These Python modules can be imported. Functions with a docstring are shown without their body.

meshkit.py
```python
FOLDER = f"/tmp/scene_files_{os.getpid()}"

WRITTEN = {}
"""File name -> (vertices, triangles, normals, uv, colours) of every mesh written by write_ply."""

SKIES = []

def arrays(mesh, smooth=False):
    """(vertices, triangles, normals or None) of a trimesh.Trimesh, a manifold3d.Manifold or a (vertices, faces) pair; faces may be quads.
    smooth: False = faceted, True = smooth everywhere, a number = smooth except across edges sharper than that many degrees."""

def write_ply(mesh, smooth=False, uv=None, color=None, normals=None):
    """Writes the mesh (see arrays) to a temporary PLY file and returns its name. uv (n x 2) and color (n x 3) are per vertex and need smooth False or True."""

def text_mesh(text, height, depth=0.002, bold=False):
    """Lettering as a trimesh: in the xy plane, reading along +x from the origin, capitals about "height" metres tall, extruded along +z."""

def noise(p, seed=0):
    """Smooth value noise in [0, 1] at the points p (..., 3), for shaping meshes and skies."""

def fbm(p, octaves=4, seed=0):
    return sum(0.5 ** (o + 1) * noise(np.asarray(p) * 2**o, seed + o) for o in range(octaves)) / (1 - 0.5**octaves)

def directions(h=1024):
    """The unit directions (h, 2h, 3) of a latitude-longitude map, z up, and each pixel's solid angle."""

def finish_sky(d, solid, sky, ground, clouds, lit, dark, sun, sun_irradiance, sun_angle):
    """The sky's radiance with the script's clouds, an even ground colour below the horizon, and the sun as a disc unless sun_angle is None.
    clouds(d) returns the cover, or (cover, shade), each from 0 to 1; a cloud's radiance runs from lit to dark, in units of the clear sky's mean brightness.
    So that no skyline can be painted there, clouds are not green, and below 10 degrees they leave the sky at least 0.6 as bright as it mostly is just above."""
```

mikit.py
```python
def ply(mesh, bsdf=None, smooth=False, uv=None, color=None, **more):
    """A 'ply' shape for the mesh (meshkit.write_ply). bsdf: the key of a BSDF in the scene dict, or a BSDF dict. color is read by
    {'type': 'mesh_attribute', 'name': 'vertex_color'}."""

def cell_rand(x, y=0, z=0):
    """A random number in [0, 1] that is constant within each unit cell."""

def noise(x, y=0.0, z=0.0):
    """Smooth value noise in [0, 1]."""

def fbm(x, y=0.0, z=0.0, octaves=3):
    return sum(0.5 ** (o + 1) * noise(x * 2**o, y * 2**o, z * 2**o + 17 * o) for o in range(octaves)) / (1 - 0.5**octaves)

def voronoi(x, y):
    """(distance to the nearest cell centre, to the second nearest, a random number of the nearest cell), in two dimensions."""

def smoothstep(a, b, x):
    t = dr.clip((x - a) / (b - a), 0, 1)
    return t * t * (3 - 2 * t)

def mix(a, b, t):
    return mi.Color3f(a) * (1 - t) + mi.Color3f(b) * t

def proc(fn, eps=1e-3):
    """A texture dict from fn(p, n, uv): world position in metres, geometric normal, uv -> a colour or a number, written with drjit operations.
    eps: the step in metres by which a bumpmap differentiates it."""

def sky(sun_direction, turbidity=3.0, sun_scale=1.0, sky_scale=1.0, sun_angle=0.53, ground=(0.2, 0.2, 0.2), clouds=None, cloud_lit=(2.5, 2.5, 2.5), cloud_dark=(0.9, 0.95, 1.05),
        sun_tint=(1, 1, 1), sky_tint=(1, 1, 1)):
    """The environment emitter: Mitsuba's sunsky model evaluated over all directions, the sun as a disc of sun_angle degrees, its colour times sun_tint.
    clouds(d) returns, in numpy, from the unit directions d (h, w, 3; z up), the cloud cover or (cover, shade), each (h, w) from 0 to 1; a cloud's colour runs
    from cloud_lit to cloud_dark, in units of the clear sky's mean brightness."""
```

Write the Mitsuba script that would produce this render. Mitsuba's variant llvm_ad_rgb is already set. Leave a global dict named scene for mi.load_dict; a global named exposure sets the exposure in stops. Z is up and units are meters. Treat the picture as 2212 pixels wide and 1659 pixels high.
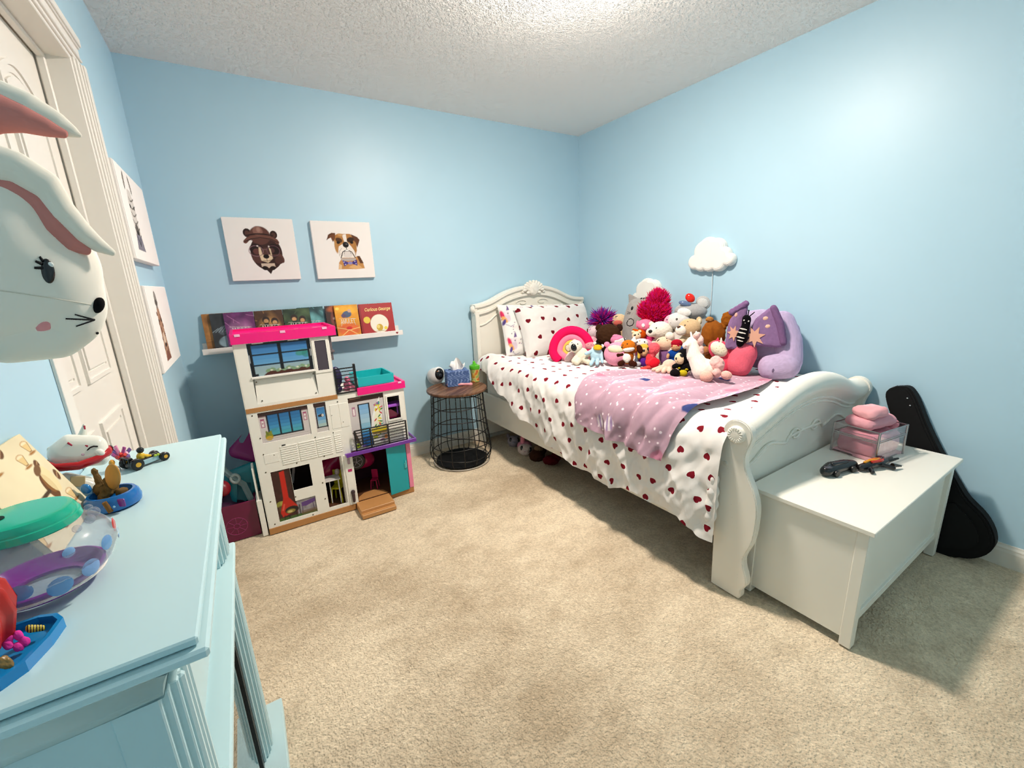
import math, random
import numpy as np
import trimesh, manifold3d, shapely
from shapely.geometry import Polygon, Point, LineString, box as sbox
from shapely.ops import unary_union
import drjit as dr
import mitsuba as mi
import mikit, meshkit
from mikit import noise, fbm, voronoi, cell_rand, smoothstep, mix

T = mi.ScalarTransform4f
scene, labels = {}, {}
rnd = random.Random(7)
rng = np.random.default_rng(7)

# ---------------------------------------------------------------- camera, light, exposure
exposure = 0.42
ALBEDO = 0.80            # every surface colour is given as it looks in the photograph; the paint itself is this much darker
EYE = np.array([0.3317, -3.0086, 1.2945])
FWD = np.array([0.512106, 0.824648, -0.240214])
DOWN = np.array([-0.162567, -0.181556, -0.969850])
scene['camera'] = {'type': 'perspective', 'fov': 2 * math.degrees(math.atan(1106 / 911.2)), 'fov_axis': 'x', 'near_clip': 0.02,
                   'to_world': T().look_at(origin=EYE.tolist(), target=(EYE + FWD).tolist(), up=(-DOWN).tolist())}
LAMP = (1.55, -1.62)
LAMP_RADIANCE = (510.0, 447.0, 390.0)

# ---------------------------------------------------------------- helpers
def lin(c):
    """A colour as the eye sees it ('#rrggbb') as linear reflectance."""
    if isinstance(c, str):
        c = [int(c[i:i + 2], 16) / 255 for i in (1, 3, 5)]
        return ALBEDO * np.array([x / 12.92 if x < 0.04045 else ((x + 0.055) / 1.055) ** 2.4 for x in c])
    return np.asarray(c, float)

def tone(fn): return mikit.proc(lambda p, n, uv: fn(p, n, uv) * ALBEDO)
VC = {'type': 'mesh_attribute', 'name': 'vertex_color'}
def two(b): return {'type': 'twosided', 'bsdf': b}
def principled(**k): return two({'type': 'principled', 'base_color': VC, **k})
scene['mat_matte'] = principled(roughness=0.75, specular=0.25)
scene['mat_satin'] = principled(roughness=0.38, specular=0.45)
scene['mat_gloss'] = principled(roughness=0.14, specular=0.55)
scene['mat_metal'] = principled(roughness=0.3, metallic=1.0)
scene['mat_cloth'] = principled(roughness=0.95, specular=0.1, sheen=0.25)
scene['mat_plush'] = principled(roughness=1.0, specular=0.05, sheen=0.5)
scene['mat_clear'] = {'type': 'blendbsdf', 'weight': {'type': 'rgb', 'value': 0.10}, 'a': {'type': 'thindielectric', 'int_ior': 1.5, 'specular_transmittance': {'type': 'rgb', 'value': [0.93, 0.93, 0.97]}},
                      'b': two({'type': 'principled', 'base_color': {'type': 'rgb', 'value': [0.9, 0.9, 0.95]}, 'roughness': 0.2, 'specular': 0.6})}
scene['mat_acrylic'] = {'type': 'thindielectric', 'int_ior': 1.45}

def numbered(key):
    if key not in scene and key not in labels and not any(k.startswith(key + '__') for k in scene):
        return key
    i = 1
    while f'{key}_{i:03d}' in scene or f'{key}_{i:03d}' in labels or any(k.startswith(f'{key}_{i:03d}__') for k in scene):
        i += 1
    return f'{key}_{i:03d}'

def thing(name, label, cat, group=None):
    key = numbered(name)
    labels[key] = {'label': label, 'category': cat}
    if group: labels[key]['group'] = group
    return key

def obj(name, mesh, mat, color='#ffffff', parent=None, smooth=False, uv=None, label=None, m=None, **more):
    """One entry of the scene. m: 4 x 4 matrix baked into the mesh. smooth: False, True or an angle."""
    key = numbered(parent + '__' + name if parent else name)
    if hasattr(mesh, 'to_mesh'):
        q = mesh.to_mesh(); mesh = trimesh.Trimesh(q.vert_properties[:, :3], q.tri_verts, process=False)
    elif isinstance(mesh, (tuple, list)) and not isinstance(mesh, trimesh.Trimesh) and len(mesh) and isinstance(mesh[0], trimesh.Trimesh):
        mesh = trimesh.util.concatenate(mesh)
    else:
        mesh = mesh.copy()
    if m is not None: mesh.apply_transform(m)
    if smooth not in (True, False):
        mesh = trimesh.graph.smooth_shade(mesh, angle=math.radians(smooth), facet_minarea=None); smooth = True
    col = None
    if mat in VCMATS:
        col = color if isinstance(color, np.ndarray) and color.ndim == 2 else np.tile(lin(color), (len(mesh.vertices), 1))
    scene[key] = mikit.ply(mesh, mat, smooth=smooth, uv=uv, color=col, **more)
    if label: labels[key] = {'label': label}
    return key
VCMATS = {'mat_matte', 'mat_satin', 'mat_gloss', 'mat_metal', 'mat_cloth', 'mat_plush'}

def struct(key, mesh, mat, color='#ffffff', label=None, smooth=False, uv=None, **more):
    obj(key, mesh, mat, color, smooth=smooth, uv=uv, **more)
    labels[key] = {'label': label, 'kind': 'structure'}
    return key

def solo(name, label, cat, mesh, mat, color='#ffffff', group=None, **k):
    """A thing that is one mesh."""
    key = obj(name, mesh, mat, color, **k)
    labels[key] = {'label': label, 'category': cat}
    if group: labels[key]['group'] = group
    return key

def mv(x=0, y=0, z=0, rx=0, ry=0, rz=0, s=1):
    m = trimesh.transformations.euler_matrix(math.radians(rx), math.radians(ry), math.radians(rz))
    m[:3, :3] = m[:3, :3] @ np.diag(np.broadcast_to(s, 3)); m[:3, 3] = (x, y, z)
    return m

def bx(x0, x1, y0, y1, z0, z1, b=0.0):
    """A box between the limits, its edges chamfered by b."""
    if b <= 0:
        q = trimesh.creation.box(bounds=[[x0, y0, z0], [x1, y1, z1]]); return q
    b = min(b, (x1 - x0) * .49, (y1 - y0) * .49, (z1 - z0) * .49)
    p = []
    for x, sx in ((x0, 1), (x1, -1)):
        for y, sy in ((y0, 1), (y1, -1)):
            for z, sz in ((z0, 1), (z1, -1)):
                p += [(x + sx * b, y + sy * b, z), (x + sx * b, y, z + sz * b), (x, y + sy * b, z + sz * b)]
    return trimesh.convex.convex_hull(np.array(p))

def cyl(p0, p1, r, n=16, r1=None, caps=True):
    p0, p1 = np.array(p0, float), np.array(p1, float)
    return tube([p0, p1], [r, r if r1 is None else r1], n, caps)

def tube(pts, r, n=10, caps=True, closed=False):
    """A round bar along the points; r a radius or one per point."""
    p = np.array(pts, float); k = len(p); r = np.broadcast_to(np.asarray(r, float), (k,))
    t = np.gradient(p, axis=0) if not closed else np.roll(p, -1, 0) - np.roll(p, 1, 0)
    t /= np.linalg.norm(t, axis=1, keepdims=True) + 1e-12
    u = np.cross(t[0], [0, 0, 1]); u = np.cross(t[0], [1, 0, 0]) if np.linalg.norm(u) < .2 else u
    u /= np.linalg.norm(u); ring = []
    a = np.arange(n) * 2 * np.pi / n
    for i in range(k):
        u = u - t[i] * (u @ t[i]); u /= np.linalg.norm(u); w = np.cross(t[i], u)
        ring.append(p[i] + r[i] * (np.cos(a)[:, None] * u + np.sin(a)[:, None] * w))
    v = np.vstack(ring); f = []
    j = np.arange(n); j1 = (j + 1) % n
    for i in range(k if closed else k - 1):
        a0, b0 = i * n, ((i + 1) % k) * n
        f.append(np.stack([a0 + j, a0 + j1, b0 + j1], 1)); f.append(np.stack([a0 + j, b0 + j1, b0 + j], 1))
    if caps and not closed:
        v = np.vstack([v, p[0], p[-1]]); c0, c1 = len(v) - 2, len(v) - 1
        f.append(np.stack([np.full(n, c0), j1, j], 1)); f.append(np.stack([np.full(n, c1), (k - 1) * n + j, (k - 1) * n + j1], 1))
    return trimesh.Trimesh(v, np.vstack(f), process=False)

def lathe(prof, n=32, m=None):
    """Turned about z: prof is a list of (radius, height)."""
    prof = np.array(prof, float); k = len(prof); a = np.arange(n) * 2 * np.pi / n
    v = np.stack([np.outer(prof[:, 0], np.cos(a)), np.outer(prof[:, 0], np.sin(a)), np.repeat(prof[:, 1:2], n, 1)], -1).reshape(-1, 3)
    j = np.arange(n); j1 = (j + 1) % n; f = []
    for i in range(k - 1):
        f += [np.stack([i * n + j, i * n + j1, (i + 1) * n + j1], 1), np.stack([i * n + j, (i + 1) * n + j1, (i + 1) * n + j], 1)]
    q = trimesh.Trimesh(v, np.vstack(f), process=True)
    q.update_faces(q.nondegenerate_faces()); q.remove_unreferenced_vertices()
    if m is not None: q.apply_transform(m)
    return q

_ICO = {n: trimesh.creation.icosphere(subdivisions=n) for n in (1, 2, 3, 4)}
def ell(c, r, rx=0, ry=0, rz=0, n=3):
    q = _ICO[n].copy(); q.apply_transform(mv(*c, rx, ry, rz, np.broadcast_to(np.asarray(r, float), 3))); return q

def extr(poly, h, m=None):
    """A polygon (shapely or points) extruded from z = 0 to h."""
    poly = poly if hasattr(poly, 'geom_type') else Polygon(poly)
    q = trimesh.util.concatenate([trimesh.creation.extrude_polygon(g, h, engine='earcut') for g in getattr(poly, 'geoms', [poly])])
    if m is not None: q.apply_transform(m)
    return q
STAND = np.array([[1, 0, 0, 0], [0, 0, 1, 0], [0, 1, 0, 0], [0, 0, 0, 1.0]])      # (x, y, z) -> (x, z, y): polygons in the xz plane, extruded along +y
SIDE = np.array([[0, 0, 1, 0], [1, 0, 0, 0], [0, 1, 0, 0], [0, 0, 0, 1.0]])       # (x, y, z) -> (z, x, y): polygons in the yz plane, extruded along +x
def fix(q):
    if q.volume < 0: q.invert()
    return q
def facade(poly, y0, y1):
    q = extr(poly, y1 - y0, STAND); q.apply_translation([0, y0, 0]); return fix(q)
def sidewall(poly, x0, x1):
    q = extr(poly, x1 - x0, SIDE); q.apply_translation([x0, 0, 0]); return fix(q)

def man(q):
    return manifold3d.Manifold(manifold3d.Mesh(np.asarray(q.vertices, np.float32), np.asarray(q.faces, np.uint32)))
def unman(q):
    q = q.to_mesh(); return trimesh.Trimesh(q.vert_properties[:, :3], q.tri_verts, process=False)
def blob(parts, edge, smooth=6):
    """One continuous soft body: the union of the parts, refined and smoothed."""
    t = man(parts[0])
    for p in parts[1:]: t = t + man(p)
    q = unman(t.refine_to_length(edge))
    trimesh.smoothing.filter_taubin(q, lamb=0.55, nu=0.5, iterations=smooth)
    return q
def hull(spheres, n=2):
    """The convex hull of spheres (x, y, z, r)."""
    return trimesh.convex.convex_hull(np.vstack([_ICO[n].vertices * s[3] + np.array(s[:3]) for s in spheres]))
def chain(pts, n=2):
    """A limb: hulls of consecutive spheres (x, y, z, r), as parts for blob()."""
    return [hull(pts[i:i + 2], n) for i in range(len(pts) - 1)]
def ruffle(q, amp, freq, seed=0, octaves=3):
    n = trimesh.Trimesh(q.vertices, q.faces, process=False).vertex_normals
    q.vertices = q.vertices + n * ((meshkit.fbm(np.asarray(q.vertices) * freq, octaves, seed) - .5) * 2 * amp)[:, None]
    return q

def grid(nx, ny):
    """(u, v) of a grid with nx x ny quads, and its faces."""
    u, v = np.meshgrid(np.linspace(0, 1, nx + 1), np.linspace(0, 1, ny + 1), indexing='ij')
    i = np.arange((nx + 1) * (ny + 1)).reshape(nx + 1, ny + 1)
    a, b, c, d = i[:-1, :-1].ravel(), i[1:, :-1].ravel(), i[1:, 1:].ravel(), i[:-1, 1:].ravel()
    return u.ravel(), v.ravel(), np.vstack([np.stack([a, b, c], 1), np.stack([a, c, d], 1)])

class Art:
    """Flat print on a sheet: coloured shapes laid over one another, read at the points x, y (metres on the sheet)."""
    def __init__(s, x, y, base, soft=0.0012):
        s.x, s.y, s.soft = x, y, soft; s.c = np.tile(lin(base), (len(x), 1))
    def put(s, d, color, a=1.0):
        w = np.clip(.5 - d / s.soft, 0, 1)[:, None] * a
        s.c = s.c * (1 - w) + lin(color) * w; return s
    def ell(s, cx, cy, rx, ry, color, rot=0, a=1.0, ring=0):
        t = math.radians(rot); dx, dy = s.x - cx, s.y - cy
        X, Y = dx * math.cos(t) + dy * math.sin(t), -dx * math.sin(t) + dy * math.cos(t)
        k = np.sqrt((X / rx) ** 2 + (Y / ry) ** 2); d = (k - 1) * min(rx, ry)
        return s.put(np.abs(d) - ring if ring else d, color, a)
    def poly(s, pts, color, a=1.0, grow=0):
        p = shapely.points(s.x, s.y); g = Polygon(pts).buffer(0)
        d = shapely.distance(g, p); d = np.where(d > 0, d, -shapely.distance(g.boundary, p))
        return s.put(d - grow, color, a)
    def line(s, pts, w, color, a=1.0):
        return s.put(shapely.distance(LineString(pts), shapely.points(s.x, s.y)) - w / 2, color, a)
    def rect(s, x0, x1, y0, y1, color, a=1.0):
        return s.put(np.maximum(np.abs(s.x - (x0 + x1) / 2) - (x1 - x0) / 2, np.abs(s.y - (y0 + y1) / 2) - (y1 - y0) / 2), color, a)
    def mottle(s, freq, amp, seed=0):
        n = meshkit.fbm(np.stack([s.x * freq, s.y * freq, s.x * 0], 1), 3, seed) - .5
        s.c = np.clip(s.c * (1 + amp * 2 * n[:, None]), 0, 1); return s

def sheet(name, w, h, draw, mat, parent=None, m=None, res=0.003, base='#ffffff', soft=None, label=None):
    """A printed sheet w x h in its own xz plane (x from 0 to w, z from 0 to h), facing -y; draw(art) paints it."""
    nx, ny = max(2, int(w / res)), max(2, int(h / res))
    u, v, f = grid(nx, ny); a = Art(u * w, v * h, base, soft or res * 1.1); draw(a)
    q = trimesh.Trimesh(np.stack([u * w, u * 0, v * h], 1), f, process=False)
    if m is not None: q.apply_transform(m)
    return obj(name, q, mat, np.clip(a.c, 0, 1), parent=parent, label=label)

def skin(q, x, z):
    """The front (smallest y) of the mesh q at (x, z) in its own frame; the nearest vertex's y off its outline."""
    t = np.asarray(q.triangles); a, b, c = (t[:, i][:, [0, 2]] for i in range(3)); p = np.array([x, z], float)
    d = (b[:, 0] - a[:, 0]) * (c[:, 1] - a[:, 1]) - (b[:, 1] - a[:, 1]) * (c[:, 0] - a[:, 0])
    d = np.where(np.abs(d) < 1e-9, 1e-9, d)
    w1 = ((p[0] - a[:, 0]) * (c[:, 1] - a[:, 1]) - (p[1] - a[:, 1]) * (c[:, 0] - a[:, 0])) / d
    w2 = ((b[:, 0] - a[:, 0]) * (p[1] - a[:, 1]) - (b[:, 1] - a[:, 1]) * (p[0] - a[:, 0])) / d
    ok = (w1 >= -1e-6) & (w2 >= -1e-6) & (w1 + w2 <= 1 + 1e-6)
    if not ok.any():
        v = np.asarray(q.vertices); return float(v[np.argmin((v[:, 0] - x) ** 2 + (v[:, 2] - z) ** 2), 1])
    y = t[:, 0, 1] * (1 - w1 - w2) + t[:, 1, 1] * w1 + t[:, 2, 1] * w2
    return float(y[ok].min())

def frame(p, ex, ey, ez):
    """A thing's own frame at p: its width, depth and height directions in millimetres per unit."""
    m = np.eye(4); m[:3, :3] = np.array([ex, ey, ez]).T / 1000; m[:3, 3] = p; return m
# ---------------------------------------------------------------- the room
W, H, D = 2.962, 2.44, -3.36
def wall_tone(p, n, uv):
    return mix((0.455, 0.68, 0.805), (0.485, 0.705, 0.83), fbm(p.x * 3, p.y * 3, p.z * 3))
scene['mat_wall'] = two({'type': 'principled', 'base_color': tone(wall_tone), 'roughness': 0.42, 'specular': 0.38})
def ceil_bump(p, n, uv):
    return mi.Float(smoothstep(0.35, 0.75, fbm(p.x * 75, p.y * 75, 0.5)) + 0.4 * noise(p.x * 220, p.y * 220))
scene['mat_ceiling'] = two({'type': 'bumpmap', 'bump': mikit.proc(ceil_bump), 'scale': 0.006, 'bsdf': {'type': 'diffuse', 'reflectance': {'type': 'rgb', 'value': [0.87, 0.86, 0.83]}}})
def carpet_tone(p, n, uv):
    big = fbm(p.x * 2.3 + 3, p.y * 2.3, 0.0, octaves=4)
    mid = fbm(p.x * 11, p.y * 17 + 5, 0.3)
    fine = noise(p.x * 330, p.y * 330, 1.5)
    pile = noise(p.x * 130, p.y * 130, 0.2)
    t = dr.clip(0.5 + 1.6 * (big - 0.5) + 1.0 * (mid - 0.5), 0, 1)
    c = mix((0.50, 0.395, 0.27), (0.765, 0.645, 0.47), t)
    return c * (0.62 + 0.42 * fine + 0.3 * pile)
def carpet_bump(p, n, uv):
    return mi.Float(noise(p.x * 260, p.y * 260) + 0.7 * noise(p.x * 110, p.y * 110, 3.0))
scene['mat_carpet'] = two({'type': 'bumpmap', 'bump': mikit.proc(carpet_bump), 'scale': 0.004, 'bsdf': {'type': 'principled', 'base_color': tone(carpet_tone), 'roughness': 1.0, 'specular': 0.05, 'sheen': 0.3}})

u, v, f = grid(150, 170)
fx, fy = u * (W + .1) - .05, D - .05 + v * (-D + .1)
fz = (meshkit.fbm(np.stack([fx * 5, fy * 5, fx * 0], 1), 3, 4) - .5) * 0.008 - 0.004
struct('floor', trimesh.Trimesh(np.stack([fx, fy, fz], 1), f, process=False), 'mat_carpet', label='beige cut-pile carpet with vacuum and foot marks', smooth=True)
struct('ceiling', bx(-.1, W + .1, D - .1, .1, H, H + .1), 'mat_ceiling', label='white stippled ceiling')
struct('wall_back', bx(-.1, W + .1, 0, .1, -.02, H), 'mat_wall', label='light blue painted wall behind the shelf and headboard')
struct('wall_right', bx(W, W + .1, D - .1, 0, -.02, H), 'mat_wall', label='light blue painted wall along the bed')
struct('wall_front', bx(-.1, W + .1, D - .1, D, -.02, H), 'mat_wall', label='light blue painted wall behind the viewer')
DY0, DY1, DH = -1.80, -0.955, 2.045          # door opening
hole = Polygon([(D, -.02), (0, -.02), (0, H), (D, H)]).difference(Polygon([(DY0, -.03), (DY1, -.03), (DY1, DH), (DY0, DH)]))
struct('wall_left', sidewall(hole, -.1, 0), 'mat_wall', label='light blue painted wall with the white door')

def baseboard(name, a, b, face):
    """A moulded board from a to b on the floor; face: its outward direction."""
    prof = [(0, -.01), (.014, -.01), (.014, .062), (.011, .072), (.011, .078), (.006, .086), (.004, .094), (0, .095)]
    a, b, n = np.array(a, float), np.array(b, float), np.array(face, float)
    v = np.array([[*(p + n * d), z] for p in (a, b) for d, z in prof]); k = len(prof)
    f = [(i, (i + 1) % k, k + (i + 1) % k) for i in range(k)] + [(i, k + (i + 1) % k, k + i) for i in range(k)]
    struct(name, fix(trimesh.Trimesh(v, f, process=False)), 'mat_satin', '#e9e4d8', label='white moulded baseboard')
baseboard('baseboard_back', (0, 0), (W, 0), (0, -1))
baseboard('baseboard_right', (W, 0), (W, D), (-1, 0))
baseboard('baseboard_left', (0, DY1 + .09), (0, 0), (1, 0))

# door in the left wall: jamb, casing with stepped moulding, leaf with two raised panels
WHITE = '#ece8e0'
def casing_bar(y0, y1, z0, z1, inner):
    """Stepped casing, thick at the outer edge; inner: side (-1, 1) where the opening lies, along y, or 0 for the head."""
    parts = []
    if inner:
        w = y1 - y0
        steps = ((0, .16, .010), (.16, .24, .016), (.24, .62, .012), (.62, .70, .017), (.70, 1.0, .022))
        for a, b, d in steps:
            ya, yb = (y0 + a * w, y0 + b * w) if inner < 0 else (y1 - b * w, y1 - a * w)
            parts.append(bx(0, d, ya, yb, z0, z1, .002))
    else:
        h = z1 - z0
        for a, b, d in ((0, .16, .010), (.16, .24, .016), (.24, .62, .012), (.62, .70, .017), (.70, 1.0, .022)):
            parts.append(bx(0, d, y0, y1, z0 + a * h, z0 + b * h, .002))
    return parts
struct('trim_1', casing_bar(DY1, DY1 + .088, 0, DH + .0, -1) + casing_bar(DY0 - .09, DY1 + .088, DH, DH + .085, 0) + [bx(0, .006, DY0 - .042, DY0, 0, DH, .001)],
       'mat_satin', WHITE, label='white stepped door casing')
struct('trim_2', [bx(-.095, .004, DY1 - .012, DY1, 0, DH, .002), bx(-.095, .004, DY0, DY1, DH - .012, DH, .002), bx(-.095, .004, DY0, DY0 + .012, 0, DH, .002),
                  bx(-.075, -.055, DY1 - .024, DY1 - .012, 0, DH, .003), bx(-.075, -.055, DY0, DY1, DH - .024, DH - .012, .003)], 'mat_satin', WHITE, label='white door jamb')
dr0, dr1 = DY0 + .016, DY1 - .018
obj('leaf', bx(-.115, -.080, dr0, dr1, .008, DH - .018, .002), 'mat_satin', WHITE, parent='door_1')
labels['door_1'] = {'label': 'white panelled door in the left wall', 'kind': 'structure'}
def panel_frame(y0, y1, z0, z1, arch=0):
    pts = [(y0, z0), (y1, z0)]
    for k in range(13):
        t = k / 12; pts.append((y1 + (y0 - y1) * t, z1 + arch * math.sin(math.pi * t) ** 1.0))
    P = Polygon(pts)
    return [sidewall(P.difference(P.buffer(-.012)), -.080, -.072), sidewall(P.buffer(-.012).difference(P.buffer(-.03)), -.080, -.0765), sidewall(P.buffer(-.038), -.080, -.074)]
mid_y = (dr0 + dr1) / 2
for (a, b) in ((dr0 + .11, mid_y - .035), (mid_y + .035, dr1 - .11)):
    obj('panel', panel_frame(a, b, 1.05, 1.86, .05), 'mat_satin', WHITE, parent='door_1')
    obj('panel', panel_frame(a, b, .22, .93), 'mat_satin', WHITE, parent='door_1')
obj('knob', [lathe([(0, 0), (.028, 0), (.03, .006), (.012, .012), (.011, .03), (.026, .04), (.03, .055), (.02, .068), (0, .07)], 24, mv(-.08, dr0 + .07, .95, ry=90))], 'mat_metal', '#cfc9bd', parent='door_1', smooth=40, label='satin metal knob')

# flush ceiling lamp in the middle of the room
t = thing('ceiling_lamp', 'round frosted ceiling lamp glowing in the middle of the ceiling', 'lamp')
obj('base', lathe([(0, H - .0005), (.115, H - .0005), (.12, H - .008), (.118, H - .022), (.102, H - .028), (0, H - .028)], 40, mv(LAMP[0], LAMP[1])), 'mat_satin', '#f0ede6', parent=t, smooth=40)
dome = fix(lathe([(.100, H - .028), (.098, H - .034), (.09, H - .043), (.07, H - .053), (.04, H - .059), (0, H - .061)], 40, mv(LAMP[0], LAMP[1])))
obj('diffuser', dome, 'mat_satin', '#ffffff', parent=t, smooth=True, emitter={'type': 'area', 'radiance': {'type': 'rgb', 'value': list(LAMP_RADIANCE)}})
# ---------------------------------------------------------------- mantel cabinet by the left wall
PALE = '#bfdce0'
t = thing('mantel_cabinet', 'pale blue painted mantel cabinet with fluted pilasters and a black glass front', 'cabinet')
MT = .95
obj('body', bx(.004, .178, -2.495, -1.80, .045, .90, .002), 'mat_satin', PALE, parent=t)
obj('top_board', [bx(0.002, .238, -2.522, -1.772, MT - .010, MT, .002), bx(0.002, .246, -2.530, -1.764, MT - .024, MT - .0115, .003)], 'mat_satin', PALE, parent=t)
def ring_cove(x, y, z): return np.array([[.004, -2.495 - y, z], [.178 + x, -2.495 - y, z], [.178 + x, -1.80 + y, z], [.004, -1.80 + y, z]])
rows = []
for k in range(9):
    a = k / 8 * math.pi / 2
    rows.append(ring_cove(.052 - .034 * math.sin(a), .026 - .017 * math.sin(a), MT - .024 - .045 * (1 - math.cos(a))))
rows.append(ring_cove(.010, .006, MT - .072)); rows.append(ring_cove(0, 0, MT - .075))
v = np.vstack(rows); f = []
for i in range(len(rows) - 1):
    for j in range(3): f += [(4 * i + j, 4 * i + j + 1, 4 * i + j + 5), (4 * i + j, 4 * i + j + 5, 4 * i + j + 4)]
obj('cove_moulding', trimesh.Trimesh(v, np.array(f)[:, ::-1], process=False), 'mat_satin', PALE, parent=t, smooth=50)
obj('frieze', [bx(.170, .186, -2.41, -1.885, .675, .872, .002), bx(.180, .192, -2.36, -1.935, .70, .85, .004)], 'mat_satin', PALE, parent=t)
obj('ledge', [bx(.12, .217, -2.525, -1.775, .640, .656, .003), bx(.12, .207, -2.515, -1.785, .628, .642, .002)], 'mat_satin', PALE, parent=t)
for y0, y1 in ((-2.497, -2.408), (-1.888, -1.798)):
    for z0, z1 in ((.656, .876), (.047, .630)):
        w = y1 - y0
        pil = [bx(.150, .190, y0, y1, z0, z1, .0015), bx(.160, .197, y0 + .008, y1 - .008, z0 + .004, z1, .0015), bx(.160, .204, y0 + .017, y1 - .017, z0 + .008, z1, .0015)]
        for k in range(3):
            yc = y0 + w * (.32 + .18 * k); pil.append(bx(.200, .209, yc - .0055, yc + .0055, z0 + .012, z1, .003))
        obj('pilaster', pil, 'mat_satin', PALE, parent=t)
obj('plinth', bx(.004, .239, -2.565, -1.700, 0, .047, .003), 'mat_satin', PALE, parent=t)
scene['mat_black_glass'] = two({'type': 'plastic', 'diffuse_reflectance': {'type': 'rgb', 'value': 0.003}, 'int_ior': 1.7})
obj('glass_front', bx(.168, .1795, -2.40, -1.905, .047, .628, .001), 'mat_black_glass', parent=t, label='black glass front')
for y0, y1 in ((-2.41, -2.395), (-1.915, -1.888)): obj('glass_frame', bx(.168, .184, y0, y1, .047, .628), 'mat_satin', '#0b0c0d', parent=t, label='black frame of the glass')

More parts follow.
